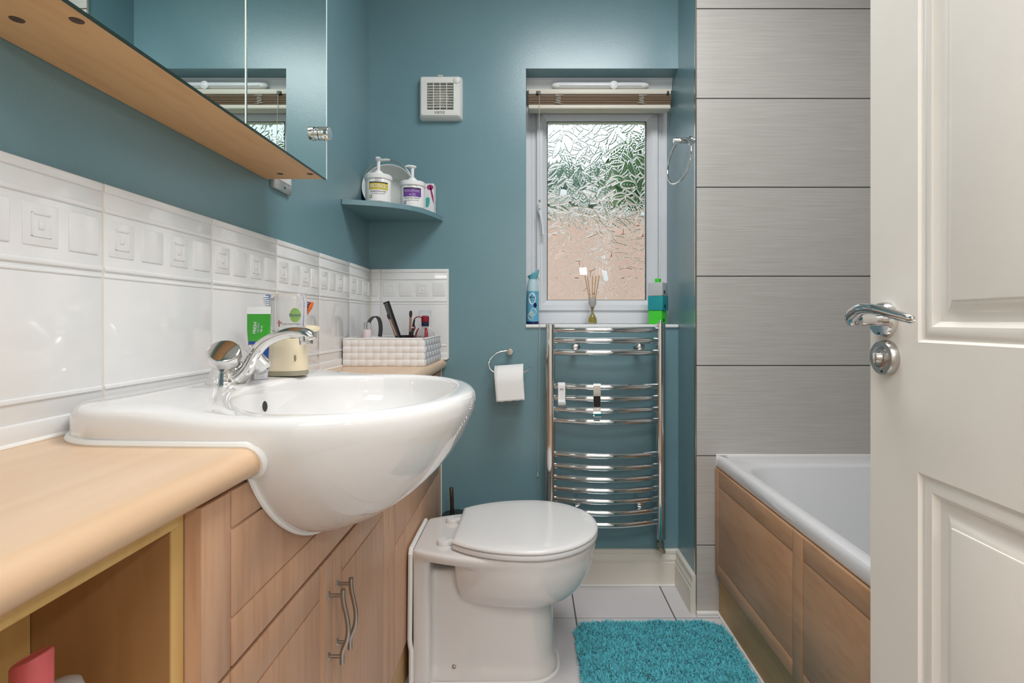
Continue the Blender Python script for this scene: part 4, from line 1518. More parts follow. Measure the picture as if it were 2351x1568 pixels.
# ---- bath mat
matt = thing('bath_mat', 'turquoise shaggy bath mat lying on the floor tiles', 'mat', (0.378, 1.30, 0.0))
MX0, MX1, MYA, MYB = 0.142, 0.6120, 0.95, 1.683
bm = bmesh.new()
rings(bm, [rr(MX0, MX1, MYA, MYB, 0.06, 0.0005, 8), rr(MX0, MX1, MYA, MYB, 0.06, 0.008, 8)])
part('backing', bm, 'mat_backing', matt)
rng = np.random.RandomState(11)
NT = 42000
px = rng.uniform(MX0, MX1, NT); py = rng.uniform(MYA + 0.28, MYB, NT)
r_ = 0.055
cxx = np.clip(px, MX0 + r_, MX1 - r_); cyy = np.clip(py, MYA + r_, MYB - r_)
keep = np.hypot(px - cxx, py - cyy) < r_
px, py = px[keep], py[keep]
n = len(px)
az = rng.uniform(0, 2 * PI, n); lean = rng.uniform(0.003, 0.013, n); hgt = rng.uniform(0.012, 0.020, n); wd = rng.uniform(0.0016, 0.0028, n)
lump = 0.004 * np.sin(px * 46 + 2 * np.sin(py * 31)) * np.cos(py * 52 + 1.4 * np.sin(px * 37))
hgt = hgt + lump
az2 = az + rng.uniform(-1.2, 1.2, n)
wx, wy = -np.sin(az2) * wd, np.cos(az2) * wd
bx_, by_ = px + np.cos(az) * lean * 0.35, py + np.sin(az) * lean * 0.35
tx, ty = px + np.cos(az) * lean, py + np.sin(az) * lean
V = np.zeros((n, 5, 3))
V[:, 0] = np.stack([px - wx, py - wy, np.full(n, 0.006)], -1)
V[:, 1] = np.stack([px + wx, py + wy, np.full(n, 0.006)], -1)
V[:, 2] = np.stack([bx_ + wx * 1.2, by_ + wy * 1.2, hgt * 0.65], -1)
V[:, 3] = np.stack([bx_ - wx * 1.2, by_ - wy * 1.2, hgt * 0.65], -1)
V[:, 4] = np.stack([tx, ty, hgt], -1)
b5 = np.arange(n) * 5
q4 = np.stack([b5, b5 + 1, b5 + 2, b5 + 3], -1); t3 = np.stack([b5 + 3, b5 + 2, b5 + 4], -1)
me = bpy.data.meshes.new('pile')
me.vertices.add(n * 5); me.vertices.foreach_set('co', V.reshape(-1))
loops = np.concatenate([q4.reshape(-1), t3.reshape(-1)])
me.loops.add(len(loops)); me.loops.foreach_set('vertex_index', loops.astype(np.int32))
me.polygons.add(2 * n)
me.polygons.foreach_set('loop_start', np.concatenate([np.arange(n) * 4, n * 4 + np.arange(n) * 3]).astype(np.int32))
me.update(); me.validate()
me.materials.append(MATS['mat_teal'])
o = bpy.data.objects.new('pile', me); COL.objects.link(o); o.parent = matt
o.matrix_parent_inverse = Matrix.Translation(matt.location).inverted()
o['kind'] = 'stuff'

# ================================================================== door, open against the bath
DX, DXB = 0.530, 0.566
DY0, DY1 = 0.066, 0.8175
door = thing('door_1', 'cream panelled door standing open beside the bath', None, (0.548, 0.44, 0.01), kind='structure')
cols = ((0.1665, 0.3915), (0.4915, 0.7160))
rows_ = ((0.20, 0.7725), (0.950, 1.60), (1.70, 1.885))
def door_face(xf, sg):
    """moulded face: flat stiles and rails with recessed mouldings round raised fields"""
    bm = bmesh.new()
    ys = [DY0 + 0.002] + [v for c in cols for v in c] + [DY1 - 0.002]
    zs = [0.012] + [v for r in rows_ for v in r] + [1.988]
    for i in range(len(ys) - 1):
        for j in range(len(zs) - 1):
            y0, y1, z0, z1 = ys[i], ys[i + 1], zs[j], zs[j + 1]
            if i % 2 and j % 2:
                prof = [(0, 0), (0.0035, 0.0045), (0.006, 0.0050), (0.010, 0.0030), (0.015, 0.0022), (0.021, 0.0030), (0.0255, 0.0062), (0.028, 0.0092), (0.033, 0.0096), (0.040, 0.0085), (0.047, 0.0062), (0.052, 0.0035), (0.0545, 0.0030), (0.0550, 0.0012), (0.0565, 0.0008)]
                L = [[bm.verts.new((xf + sg * d, a, b)) for a, b in ((y0 + s, z0 + s), (y1 - s, z0 + s), (y1 - s, z1 - s), (y0 + s, z1 - s))] for s, d in prof]
                for A, B in zip(L[:-1], L[1:]):
                    for k in range(4):
                        bm.faces.new((A[k], A[(k + 1) % 4], B[(k + 1) % 4], B[k]))
                bm.faces.new(L[-1])
            else:
                bm.faces.new([bm.verts.new((xf, a, b)) for a, b in ((y0, z0), (y1, z0), (y1, z1), (y0, z1))])
    bmesh.ops.remove_doubles(bm, verts=list(bm.verts), dist=0.00005)
    return bm
bm = door_face(DX, 1)
merge(bm, door_face(DXB, -1))
# edges
e = bmesh.new()
z0, z1 = 0.012, 1.988
for (ya, yb) in ((DY0 + 0.002, DY0), (DY1 - 0.002, DY1)):
    s = 0.002
    Lp = [(DX, ya), (DX + s, yb), (DXB - s, yb), (DXB, ya)]
    vs = [[e.verts.new((x, y, z)) for x, y in Lp] for z in (z0, z1)]
    for k in range(3):
        e.faces.new((vs[0][k], vs[0][k + 1], vs[1][k + 1], vs[1][k]))
for z in (z0, z1):
    e.faces.new([e.verts.new(p) for p in ((DX, DY0 + 0.002, z), (DX + 0.002, DY0, z), (DXB - 0.002, DY0, z), (DXB, DY0 + 0.002, z), (DXB, DY1 - 0.002, z), (DXB - 0.002, DY1, z), (DX + 0.002, DY1, z), (DX, DY1 - 0.002, z))])
merge(bm, e)
bmesh.ops.remove_doubles(bm, verts=list(bm.verts), dist=0.00005)
part('door_leaf', bm, 'door_cream', door, 18)
HY, HZ = 0.779, 0.981
for (xf, sg) in ((DX, -1), (DXB, 1)):
    bm = bmesh.new()
    lathe(bm, [(0.0262, 0.0), (0.0262, 0.004), (0.0250, 0.0095), (0.0235, 0.0115), (0.0, 0.0118)], (xf, HY, HZ), 40, axis=(sg, 0, 0))
    ro = part('handle_rose', bm, 'chrome', door)
    bm = bmesh.new()
    k = sg
    nk = smooth_path([(xf, HY, HZ), (xf + k * 0.025, HY, HZ), (xf + k * 0.042, HY - 0.0005, HZ - 0.001)], 5)
    tube(bm, nk, lerp_list([0.0105, 0.0095, 0.0105], len(nk)), 18)
    part('neck', bm, 'chrome', ro, 60)
    bm = bmesh.new()
    lv = smooth_path([(xf + k * 0.043, HY + 0.0125, HZ - 0.007), (xf + k * 0.047, HY + 0.010, HZ + 0.001), (xf + k * 0.051, HY - 0.005, HZ + 0.0095), (xf + k * 0.055, HY - 0.030, HZ + 0.0150), (xf + k * 0.056, HY - 0.060, HZ + 0.0135), (xf + k * 0.053, HY - 0.092, HZ + 0.0065), (xf + k * 0.049, HY - 0.116, HZ + 0.0005), (xf + k * 0.047, HY - 0.121, HZ - 0.0005)], 6)
    tube(bm, lv, lerp_list([0.006, 0.0088, 0.0100, 0.0092, 0.0080, 0.0072, 0.0066, 0.004], len(lv)), 18, flat=(1.0, 0.85))
    part('lever', bm, 'chrome', ro, 60)
    bm = bmesh.new()
    lathe(bm, [(0.0015, 0), (0.0015, 0.0006), (0, 0.0007)], (xf + k * 0.0118, HY, HZ - 0.0205), 10, axis=(sg, 0, 0))
    part('screw', bm, 'black', ro)
    bm = bmesh.new()
    lathe(bm, [(0.0262, 0.0), (0.0262, 0.004), (0.0252, 0.0100), (0.0242, 0.0112), (0.0160, 0.0112), (0.0160, 0.0128), (0.0145, 0.0135), (0.0092, 0.0137), (0.0085, 0.0175), (0.0066, 0.0205), (0.0, 0.0212)], (xf, HY - 0.003, 0.9245), 40, axis=(sg, 0, 0))
    lk = part('lock_rose', bm, 'chrome_dull', door)
    bm = bmesh.new()
    box(bm, *sorted((xf + k * 0.014, xf + k * 0.0225)), HY - 0.005, HY - 0.001, 0.9170, 0.9320, 0.001, 2)
    part('thumb_turn', bm, 'chrome', lk)
    bm = bmesh.new()
    lathe(bm, [(0.0017, 0), (0.0017, 0.0006), (0, 0.0007)], (xf + k * 0.0112, HY - 0.006, 0.9045), 10, axis=(sg, 0, 0))
    part('screw', bm, 'black', lk)
for z in (0.25, 1.0, 1.75):
    bm = bmesh.new()
    cyl(bm, (DXB + 0.004, DY0 + 0.002, z - 0.04), (DXB + 0.004, DY0 + 0.002, z + 0.04), 0.005, seg=14)
    part('hinge', bm, 'chrome_dull', door)

# ================================================================== things on the corner shelf
def pump_tub(name, label, cx, cy, nozzle, band_mats, texts, la, bh):
    z0 = SZ1
    t = thing(name, label, 'tub', (cx, cy, z0))
    bm = bmesh.new()
    lathe(bm, [(0.040, 0.0), (0.0415, 0.002), (0.0415, 0.076), (0.0400, 0.079)], (cx, cy, z0 + 0.0003), 48)
    part('body', bm, 'tub_white', t)
    bm = bmesh.new()
    lathe(bm, [(0.0430, 0.0755), (0.0448, 0.077), (0.0448, 0.0890), (0.0430, 0.0915), (0.030, 0.0935), (0.0170, 0.0955), (0.0160, 0.102), (0.011, 0.107), (0.009, 0.1095)], (cx, cy, z0), 48)
    part('lid', bm, 'tub_white', t)
    bm = bmesh.new()
    cyl(bm, (cx, cy, z0 + 0.105), (cx, cy, z0 + 0.143), 0.0050, 0.0060, 18)
    pm = part('pump_stem', bm, 'tub_white', t)
    bm = bmesh.new()
    nz = Vector((nozzle[0], nozzle[1], 0)).normalized()
    c0 = Vector((cx, cy, z0 + 0.1470))
    pts = smooth_path([c0 - nz * 0.012, c0, c0 + nz * 0.016 + Vector((0, 0, 0.001)), c0 + nz * 0.026 - Vector((0, 0, 0.003))], 4)
    tube(bm, pts, lerp_list([0.006, 0.0095, 0.0062, 0.0035], len(pts)), 16, flat=(1.2, 0.62))
    part('pump_head', bm, 'tub_white', pm, 60)
    rr_ = 0.0415
    zc = z0 + 0.045
    map_cyl = lambda dz, da=0.0, lift=0.0004: on_cyl(cx, cy, rr_, zc + dz, la + da, lift)
    part('label_band', map_bm(patch_bm(0.064, bh), map_cyl(0.004)), band_mats[0], t)
    part('label_stripe', map_bm(patch_bm(0.064, 0.004), map_cyl(0.004 + bh / 2 + 0.002)), 'print_dark', t)
    for (s, size, wdt, dz, mt) in texts:
        part('lettering', map_bm(squash(text_bm(s, size, 0.0002), wdt), map_cyl(dz, 0, 0.0010)), mt, t)
    part('cross_badge', map_bm(patch_bm(0.0095, 0.0095, 4), map_cyl(-0.029, -0.62)), band_mats[1], t)
    bmx = patch_bm(0.0065, 0.0022, 3); merge(bmx, patch_bm(0.0022, 0.0065, 3))
    part('cross_mark', map_bm(bmx, map_cyl(-0.029, -0.62, 0.0009)), 'print_white', t)
    return t
pump_tub('cream_tub', 'white pump tub with a yellow band label on the corner shelf', -0.5000, 1.735, (0.12, -1), ('label_yellow', 'label_olive'),
         [('RETINOL', 0.017, 0.052, 0.004, 'print_white'), ('ADVANCED', 0.0055, 0.022, 0.0285, 'print_grey'), ('CLINICALS', 0.0055, 0.022, 0.0225, 'print_grey'), ('ADVANCED FIRMING CREAM', 0.005, 0.05, -0.0125, 'print_dark'), ('anti-wrinkle and smooth', 0.005, 0.042, -0.019, 'print_grey')], -PI / 2 + 0.28, 0.021)
pump_tub('cream_tub', 'white pump tub with a purple band label on the corner shelf', -0.4066, 1.820, (-1, -0.45), ('label_purple', 'label_purple'),
         [('HYALURONIC', 0.011, 0.054, 0.0095, 'label_lilac'), ('ACID', 0.011, 0.022, -0.0035, 'label_lilac'), ('ADVANCED CLINICALS', 0.0055, 0.034, 0.0275, 'print_grey'), ('INSTANT SKIN HYDRATOR', 0.005, 0.05, -0.0145, 'print_dark'), ('anti-ageing face and body', 0.005, 0.045, -0.0215, 'print_grey')], -PI / 2 + 0.20, 0.027)
# bucket lying behind them
bk = thing('small_bucket', 'small white bucket with a wire handle lying behind the tubs', 'bucket', (-0.506, 1.91, SZ1))
bc_ = Vector((-0.506, 1.869, SZ1 + 0.0915))
bax = (Vector((-0.512, 1.942, SZ1 + 0.0720)) - bc_)
bm = bmesh.new()
lathe(bm, [(0.0, 0.066), (0.0640, 0.066), (0.0855, 0.004), (0.0865, 0.0), (0.0895, -0.001), (0.0908, 0.002), (0.0904, 0.007), (0.0870, 0.009), (0.0670, 0.0690), (0.0650, 0.0710), (0.0, 0.0715)], bc_, 56, axis=bax)
part('pail', bm, 'bucket_white', bk)
bm = bmesh.new()
pts = [(bc_.x + 0.0905 * math.cos(a), bc_.y - 0.002 - 0.006 * math.sin(a), bc_.z + 0.0915 * math.sin(a)) for a in np.linspace(-0.35, PI + 0.55, 44)]
tube(bm, pts, 0.0018, 8)
hd = part('wire_handle', bm, 'chrome_dull', bk, 60)
bm = bmesh.new()
pts = [(bc_.x + 0.092 * math.cos(a), bc_.y - 0.008, bc_.z + 0.0925 * math.sin(a)) for a in np.linspace(PI / 2 - 0.12, PI / 2 + 0.32, 10)]
tube(bm, pts, lerp_list([0.003, 0.005, 0.005, 0.003], 10), 10)
part('grip', bm, 'bucket_white', hd)
# carton
ct = thing('printed_carton', 'small white carton with magenta and teal print at the shelf end', 'carton', (-0.365, 1.935, SZ1))
bm = bmesh.new()
CX0, CX1, CY0 = -0.3850, -0.3475, 1.902
box(bm, CX0, CX1, CY0, 1.945, SZ1, SZ1 + 0.111, 0.0008, 1)
part('box', bm, 'carton_white', ct)
def flat_poly(pts, y, z0, x0, t=0.0003):
    b = bmesh.new()
    rings(b, [[(x0 + p[0], y - d, z0 + p[1]) for p in pts] for d in (0, t)])
    return b
sw = [(0.014 + 0.003 * math.cos(a) * 4, 0.097 + 0.010 * math.sin(a)) for a in np.linspace(0, 2 * PI, 18)[:-1]]
part('print_bloom', flat_poly(sw, CY0, SZ1, CX0 + 0.010), 'carton_magenta', ct)
cur = []
for k in range(12):
    t = k / 11; cur.append((0.026 + 0.011 * math.sin(t * 2.7), 0.100 - 0.088 * t))
cur += [(x - 0.007 * math.sin(PI * min(1, (11 - k) / 9 + 0.1)), z) for k, (x, z) in enumerate(reversed(cur))]
part('print_swirl', flat_poly(cur, CY0, SZ1, CX0), 'carton_magenta', ct)
part('print_leaf', flat_poly([(0.004, 0.026), (0.012, 0.024), (0.018, 0.038), (0.019, 0.056), (0.013, 0.062), (0.004, 0.058)], CY0, SZ1, CX0 + 0.004), 'carton_teal', ct)

# ================================================================== things on the window sill
# air freshener
ac = thing('air_freshener_can', 'blue air freshener can with a white oval label on the sill', 'spray can', (0.0118, 2.03, SILL))
cx, cy, z0 = 0.0122, 2.030, SILL + 0.0004
bm = bmesh.new()
lathe(bm, [(0.0225, 0.0), (0.0240, 0.0015), (0.0240, 0.0105)], (cx, cy, z0), 40)
part('base_band', bm, 'can_navy', ac)
bm = bmesh.new()
lathe(bm, [(0.0240, 0.0105), (0.0240, 0.122), (0.0238, 0.128)], (cx, cy, z0), 40)
part('body', bm, 'can_blue', ac)
bm = bmesh.new()
lathe(bm, [(0.0239, 0.127), (0.0232, 0.140), (0.0205, 0.155), (0.0175, 0.166), (0.0155, 0.173)], (cx, cy, z0), 40)
part('shoulder', bm, 'can_pale', ac)
bm = bmesh.new()
nn_ = 28
hr = []
for f, (h, ex, tl) in enumerate(((0.168, 0.0150, 0.0), (0.174, 0.0150, 0.0), (0.182, 0.0185, 0.002), (0.190, 0.0215, 0.006), (0.196, 0.0232, 0.0105), (0.1985, 0.0220, 0.0125), (0.1995, 0.016, 0.012))):
    hr.append([(cx + ex * math.cos(2 * PI * k / nn_) + 0.0015 * f * 0.4, cy + ex * 0.8 * math.sin(2 * PI * k / nn_), z0 + h + tl * math.cos(2 * PI * k / nn_)) for k in range(nn_)])
rings(bm, hr)
sh_o = part('spray_head', bm, 'can_teal', ac)
bm = bmesh.new()
tube(bm, [(cx + 0.018, cy, z0 + 0.196), (cx + 0.021, cy, z0 + 0.182), (cx + 0.026, cy, z0 + 0.168)], [0.004, 0.003, 0.002], 10, flat=(1.8, 0.7))
part('trigger', bm, 'can_pale', sh_o)
oc = lambda dz, da=0.0, lift=0.0004: on_cyl(cx, cy, 0.0240, z0 + dz, -PI / 2 + da, lift)
part('oval_label', map_bm(ellipse_bm(0.0135, 0.0225), oc(0.098, -0.10)), 'print_white', ac)
part('lettering', map_bm(squash(text_bm('febreze', 0.0085, 0.0002), 0.0225), oc(0.104, -0.10, 0.0010)), 'print_dark', ac)
part('lettering', map_bm(squash(text_bm('AIR MIST', 0.0045, 0.0002), 0.016), oc(0.0935, -0.10, 0.0010)), 'print_grey', ac)
part('round_badge', map_bm(ellipse_bm(0.0068, 0.0095), oc(0.0730, 0.36, 0.0006)), 'can_navy', ac)
for (a, dz, ra_) in ((0.12, 0.048, 0.0125), (-0.42, 0.030, 0.0115), (-0.20, 0.040, 0.009)):
    part('flower_print', map_bm(ellipse_bm(ra_, ra_ * 1.15), oc(dz, a, 0.0003)), 'can_flower', ac)
# reed diffuser
rd = thing('reed_diffuser', 'small glass reed diffuser with yellow oil and wooden reeds', 'diffuser', (0.243, 2.03, SILL))
cx, cy = 0.2430, 2.030
bm = bmesh.new()
lathe(bm, [(0.0165, 0.0), (0.0190, 0.002), (0.0195, 0.008), (0.0175, 0.022), (0.0115, 0.034), (0.0068, 0.042), (0.0058, 0.052), (0.0058, 0.066), (0.0064, 0.068), (0.0052, 0.068), (0.0046, 0.052), (0.0055, 0.043), (0.010, 0.034), (0.016, 0.022), (0.0180, 0.008), (0.0175, 0.0035), (0, 0.003)], (cx, cy, SILL + 0.0005), 36)
part('flask', bm, 'clear_glass', rd)
bm = bmesh.new()
lathe(bm, [(0.0168, 0.004), (0.0176, 0.008), (0.0156, 0.0215), (0.0098, 0.0335), (0.0056, 0.041), (0, 0.041)], (cx, cy, SILL + 0.0005), 36)
part('oil', bm, 'reed_oil', rd)
bm = bmesh.new()
lathe(bm, [(0.0085, 0.066), (0.0150, 0.078), (0.0150, 0.103), (0.0142, 0.103), (0.0142, 0.079), (0.0078, 0.068)], (cx, cy, SILL + 0.0005), 32)
part('collar', bm, 'milky_clear', rd)
for k, (dx, dy) in enumerate(((-0.0285, 0.006), (-0.0195, -0.006), (0.0008, 0.008), (0.0130, -0.004), (0.0270, 0.003))):
    bm = bmesh.new()
    cyl(bm, (cx - dx * 0.16, cy - dy * 0.3, SILL + 0.010), (cx + dx, cy + dy, SILL + 0.189 - 0.004 * (k % 2)), 0.00165, seg=8)
    part('reed', bm, 'reed_wood', rd)
# toy blocks stacked in the corner (plain)
ab = math.radians(-35)
Rz = Matrix.Rotation(ab, 3, 'Z')
def block(name, label, mat, x, y, z, w, h, nub=None):
    t = thing(name, label, 'toy block', (x, y, z), group='stacked toy blocks on the sill')
    bm = bmesh.new()
    box(bm, x - w / 2, x + w / 2, y - w / 2, y + w / 2, z, z + h, 0.0022, 3, rot=Rz)
    part('block', bm, mat, t)
    bm = bmesh.new()
    c = Vector((x, y, z + h * 0.28)) + Rz @ Vector((w / 2 - 0.0008, -w * 0.12, 0))
    box(bm, c.x - 0.001, c.x + 0.001, c.y - 0.0065, c.y + 0.0065, c.z - 0.0065, c.z + 0.0065, 0.0, 1, rot=Rz)
    part('side_notch', bm, 'black', t)
    if nub:
        bm = bmesh.new()
        box(bm, x - 0.009, x + 0.009, y - 0.009, y + 0.009, z + h, z + h + 0.016, 0.0015, 2, rot=Rz)
        part('stud', bm, nub, t)
block('toy_block', 'bright green toy block at the bottom of the stack on the sill', 'block_green', 0.4885, 2.000, SILL + 0.0003, 0.0530, 0.0520)
block('toy_block', 'teal toy block in the middle of the stack on the sill', 'block_teal', 0.4900, 2.000, SILL + 0.0526, 0.0590, 0.0545)
block('toy_block', 'grey toy block with a green stud on top of the stack', 'block_grey', 0.4890, 2.000, SILL + 0.1074, 0.0575, 0.0510, 'block_green')

# ================================================================== basket at the end of the worktop
KX0, KX1, KY0, KY1, KZ0, KZ1 = -0.586, -0.3300, 1.647, 1.930, WT + 0.0008, 0.9245
bs = thing('woven_basket', 'white woven strap basket on the far end of the worktop', 'basket', (-0.458, 1.79, WT))
bm = bmesh.new()
th_ = 0.004
box(bm, KX0, KX1, KY0, KY1, KZ0, KZ0 + 0.004)
for (a, b, c, d) in ((KX0, KX1, KY0, KY0 + th_), (KX0, KX1, KY1 - th_, KY1), (KX0, KX0 + th_, KY0, KY1), (KX1 - th_, KX1, KY0, KY1)):
    box(bm, a, b, c, d, KZ0, KZ1 - 0.003)
part('lining', bm, 'basket_white', bs)
NCc, NR_ = 11, 4
cw, rh = (KX1 - KX0) / NCc, (KZ1 - KZ0 - 0.006) / NR_
def ribbon(n, length, off, half, place):
    """one woven strap: n crossings along its length, over where off(k) is +1, under where -1"""
    t = bmesh.new()
    lp = []
    for q in range(n * 6 + 1):
        u = q / 6.0
        k = min(int(u), n - 1)
        f = u - k
        w = off(k) * (1 - max(0.0, abs(f - 0.5) * 2 - 0.45) / 0.55)
        d = 0.0016 + 0.0013 * w
        lp.append([place(u / n * length, h, d + e) for h, e in ((-half, -0.0004), (-half * 0.86, 0.0006), (half * 0.86, 0.0006), (half, -0.0004), (half, -0.0014), (-half, -0.0014))])
    rings(t, lp)
    return t
for r in range(NR_):
    zc = KZ0 + (r + 0.5) * rh
    part('strap_across', ribbon(NCc, KX1 - KX0, lambda k: 1 if (r + k) % 2 == 0 else -1, rh * 0.46, lambda u, h, d: (KX0 + u, KY0 - d, zc + h)), 'basket_white', bs, 50)
for c in range(NCc):
    xc = KX0 + (c + 0.5) * cw
    part('strap_upright', ribbon(NR_, KZ1 - KZ0 - 0.006, lambda k: -1 if (c + k) % 2 == 0 else 1, cw * 0.46, lambda u, h, d: (xc + h, KY0 - d, KZ0 + u)), 'basket_white', bs, 50)
NS = 12
sw_ = (KY1 - KY0) / NS
for r in range(NR_):
    zc = KZ0 + (r + 0.5) * rh
    part('strap_across', ribbon(NS, KY1 - KY0, lambda k: 1 if (r + k) % 2 == 0 else -1, rh * 0.46, lambda u, h, d: (KX1 + d, KY0 + u, zc + h)), 'basket_white', bs, 50)
for c in range(NS):
    yc = KY0 + (c + 0.5) * sw_
    part('strap_upright', ribbon(NR_, KZ1 - KZ0 - 0.006, lambda k: -1 if (c + k) % 2 == 0 else 1, sw_ * 0.44, lambda u, h, d: (KX1 + d, yc + h, KZ0 + u)), 'basket_grey', bs, 50)
bm = bmesh.new()
for (a, b, c, d) in ((KX0, KX1 + 0.002, KY0 - 0.003, KY0 + 0.005), (KX0, KX1 + 0.002, KY1 - 0.005, KY1), (KX0, KX0 + 0.005, KY0, KY1), (KX1 - 0.005, KX1 + 0.003, KY0 - 0.003, KY1)):
    box(bm, a, b, c, d, KZ1 - 0.006, KZ1, 0.0012, 2)
part('rim', bm, 'basket_white', bs)
FB = KZ0 + 0.0045
# in the basket
pb = thing('travel_bottle', 'small pale pink bottle with a clear cap in the basket', 'bottle', (-0.534, 1.722, FB))
bm = bmesh.new()
lathe(bm, [(0.013, 0.0), (0.0138, 0.002), (0.0138, 0.103), (0.012, 0.108), (0.008, 0.110)], (-0.534, 1.722, FB), 28)
part('body', bm, 'pink_liquid', pb)
bm = bmesh.new()
lathe(bm, [(0.0098, 0.109), (0.0100, 0.111), (0.0100, 0.131), (0.0092, 0.1325), (0.0092, 0.1325), (0.0, 0.133)], (-0.534, 1.722, FB), 28)
part('cap', bm, 'clear_cap', pb)
bm = bmesh.new()
path = smooth_path([(-0.5640, 1.80, FB + 0.002), (-0.5600, 1.80, 0.930), (-0.5520, 1.80, 0.972), (-0.5350, 1.80, 0.992), (-0.5180, 1.80, 0.985), (-0.5115, 1.80, 0.955), (-0.5150, 1.80, 0.915), (-0.522, 1.80, FB + 0.002)], 5)
lp = []
for k, p in enumerate(path):
    d = (path[min(k + 1, len(path) - 1)] - path[max(k - 1, 0)]).normalized()
    nr = Vector((-d.z, 0, d.x)) * 0.0013
    wv = Vector((0.010, -0.015, 0))
    lp.append([p + nr + wv, p + nr - wv, p - nr - wv, p - nr + wv])
rings(bm, lp)
solo('black_headband', bm, 'black', 'wide black headband looped upright in the basket', 'headband')
bm = bmesh.new()
lathe(bm, [(0.020, 0.0), (0.0225, 0.002), (0.0250, 0.084), (0.0250, 0.088), (0.0238, 0.088), (0.0215, 0.004), (0, 0.004)], (-0.4205, 1.800, FB), 32)
solo('brush_cup', bm, 'black_gloss', 'black cup holding the comb and make-up brushes', 'cup')
# comb: spine, teeth
cb = thing('hair_comb', 'grey and black hair comb leaning in the black cup', 'comb', (-0.425, 1.803, FB))
ctop, cbot = Vector((-0.5010, 1.835, 1.0440)), Vector((-0.4260, 1.801, FB + 0.008))
ax_ = (ctop - cbot).normalized()
sd = ax_.cross(Vector((0, -1, 0))).normalized()
if sd.x < 0: sd = -sd
nrm_ = sd.cross(ax_).normalized()
def slab(bm, p0, p1, w0, w1, t):
    """flat bar from p0 to p1, between side offsets w0..w1"""
    a = (p1 - p0).normalized()
    vs = []
    for p in (p0, p1):
        vs.append([p + sd * w0 + nrm_ * t, p + sd * w1 + nrm_ * t, p + sd * w1 - nrm_ * t, p + sd * w0 - nrm_ * t])
    rings(bm, vs)
bm = bmesh.new(); slab(bm, cbot, ctop, 0.003, 0.010, 0.0026)
slab(bm, ctop - ax_ * 0.005, ctop, -0.012, 0.003, 0.0022)
part('spine', bm, 'black', cb)
bm = bmesh.new()
Lc = (ctop - cbot).length
k = 0.062
while k < Lc - 0.007:
    slab(bm, cbot + ax_ * k, cbot + ax_ * (k + 0.0011), -0.011, 0.0035, 0.0012)
    k += 0.0017
part('teeth', bm, 'comb_grey', cb, kind='stuff')
def makeup_brush(name, label, bot, top, split, mats, rad):
    t = thing(name, label, 'brush', tuple(bot))
    b, p = Vector(bot), Vector(top)
    s1, s2 = split
    bm = bmesh.new(); tube(bm, [b, b.lerp(p, s1 * 0.6), b.lerp(p, s1)], [rad * 0.7, rad * 1.1, rad], 12)
    part('handle', bm, mats[0], t)
    bm = bmesh.new(); tube(bm, [b.lerp(p, s1), b.lerp(p, s2)], [rad, rad * 1.15], 12)
    part('ferrule', bm, mats[1], t)
    bm = bmesh.new(); tube(bm, [b.lerp(p, s2), b.lerp(p, s2 + (1 - s2) * 0.5), b.lerp(p, s2 + (1 - s2) * 0.9), p], [rad * 1.1, rad * 1.7, rad * 1.3, rad * 0.4], 12)
    part('bristles', bm, mats[2], t)
makeup_brush('makeup_brush', 'thin make-up brush with a copper ferrule leaning left in the cup', (-0.424, 1.792, FB + 0.006), (-0.4870, 1.797, 1.0010), (0.52, 0.88), ('black', 'brush_copper', 'brush_hair'), 0.0030)
makeup_brush('makeup_brush', 'slim make-up brush standing upright in the cup', (-0.418, 1.812, FB + 0.006), (-0.4090, 1.806, 1.0130), (0.56, 0.86), ('black', 'brush_copper', 'brush_hair'), 0.0034)
mk = thing('eyeliner_pen', 'black pen with a silver ring leaning right in the cup', 'pen', (-0.412, 1.793, FB))
bm = bmesh.new(); cyl(bm, (-0.4145, 1.793, FB + 0.007), (-0.3985, 1.790, 0.9530), 0.0058, 0.0045, 16, 0.001)
part('barrel', bm, 'black_gloss', mk)
bm = bmesh.new(); cyl(bm, (-0.3989, 1.7901, 0.9510), (-0.3980, 1.7899, 0.9580), 0.0042, 0.0036, 16)
part('ring', bm, 'chrome', mk)
bm = bmesh.new(); cyl(bm, (-0.3980, 1.7899, 0.9580), (-0.3930, 1.7885, 0.9820), 0.0040, 0.0030, 16, 0.001)
part('cap', bm, 'black', mk)
# perfume bottle
pf = thing('perfume_bottle', 'round clear perfume bottle tied with a red ribbon in the basket', 'bottle', (-0.374, 1.872, FB))
PC = Vector((-0.3725, 1.870, FB))
bm = bmesh.new()
lathe(bm, [(0.020, 0.028), (0.030, 0.032), (0.0365, 0.052), (0.0385, 0.072), (0.0365, 0.092), (0.030, 0.106), (0.019, 0.114), (0.011, 0.117), (0.011, 0.121), (0.009, 0.121), (0.009, 0.115), (0.017, 0.111), (0.028, 0.103), (0.0345, 0.090), (0.0362, 0.072), (0.0345, 0.054), (0.028, 0.036), (0, 0.034)], PC, 40)
gb = part('glass_body', bm, 'clear_glass', pf)
bm = bmesh.new()
lathe(bm, [(0.022, 0.0), (0.024, 0.002), (0.024, 0.028), (0.020, 0.029)], PC, 32)
part('foot', bm, 'clear_cap', pf)
bm = bmesh.new()
lathe(bm, [(0.0125, 0.118), (0.0132, 0.120), (0.0132, 0.133), (0.012, 0.1335)], PC, 28)
part('navy_collar', bm, 'ribbon_navy', pf)
bm = bmesh.new()
lathe(bm, [(0.0130, 0.1335), (0.0140, 0.135), (0.0140, 0.152), (0.011, 0.156), (0, 0.156)], PC, 28)
part('red_stopper', bm, 'ribbon_red', pf)
bm = bmesh.new()
box(bm, PC.x - 0.020, PC.x + 0.020, PC.y - 0.012, PC.y + 0.012, PC.z + 0.152, PC.z + 0.174, 0.003, 2)
part('clear_top', bm, 'clear_cap', pf)
bm = bmesh.new()
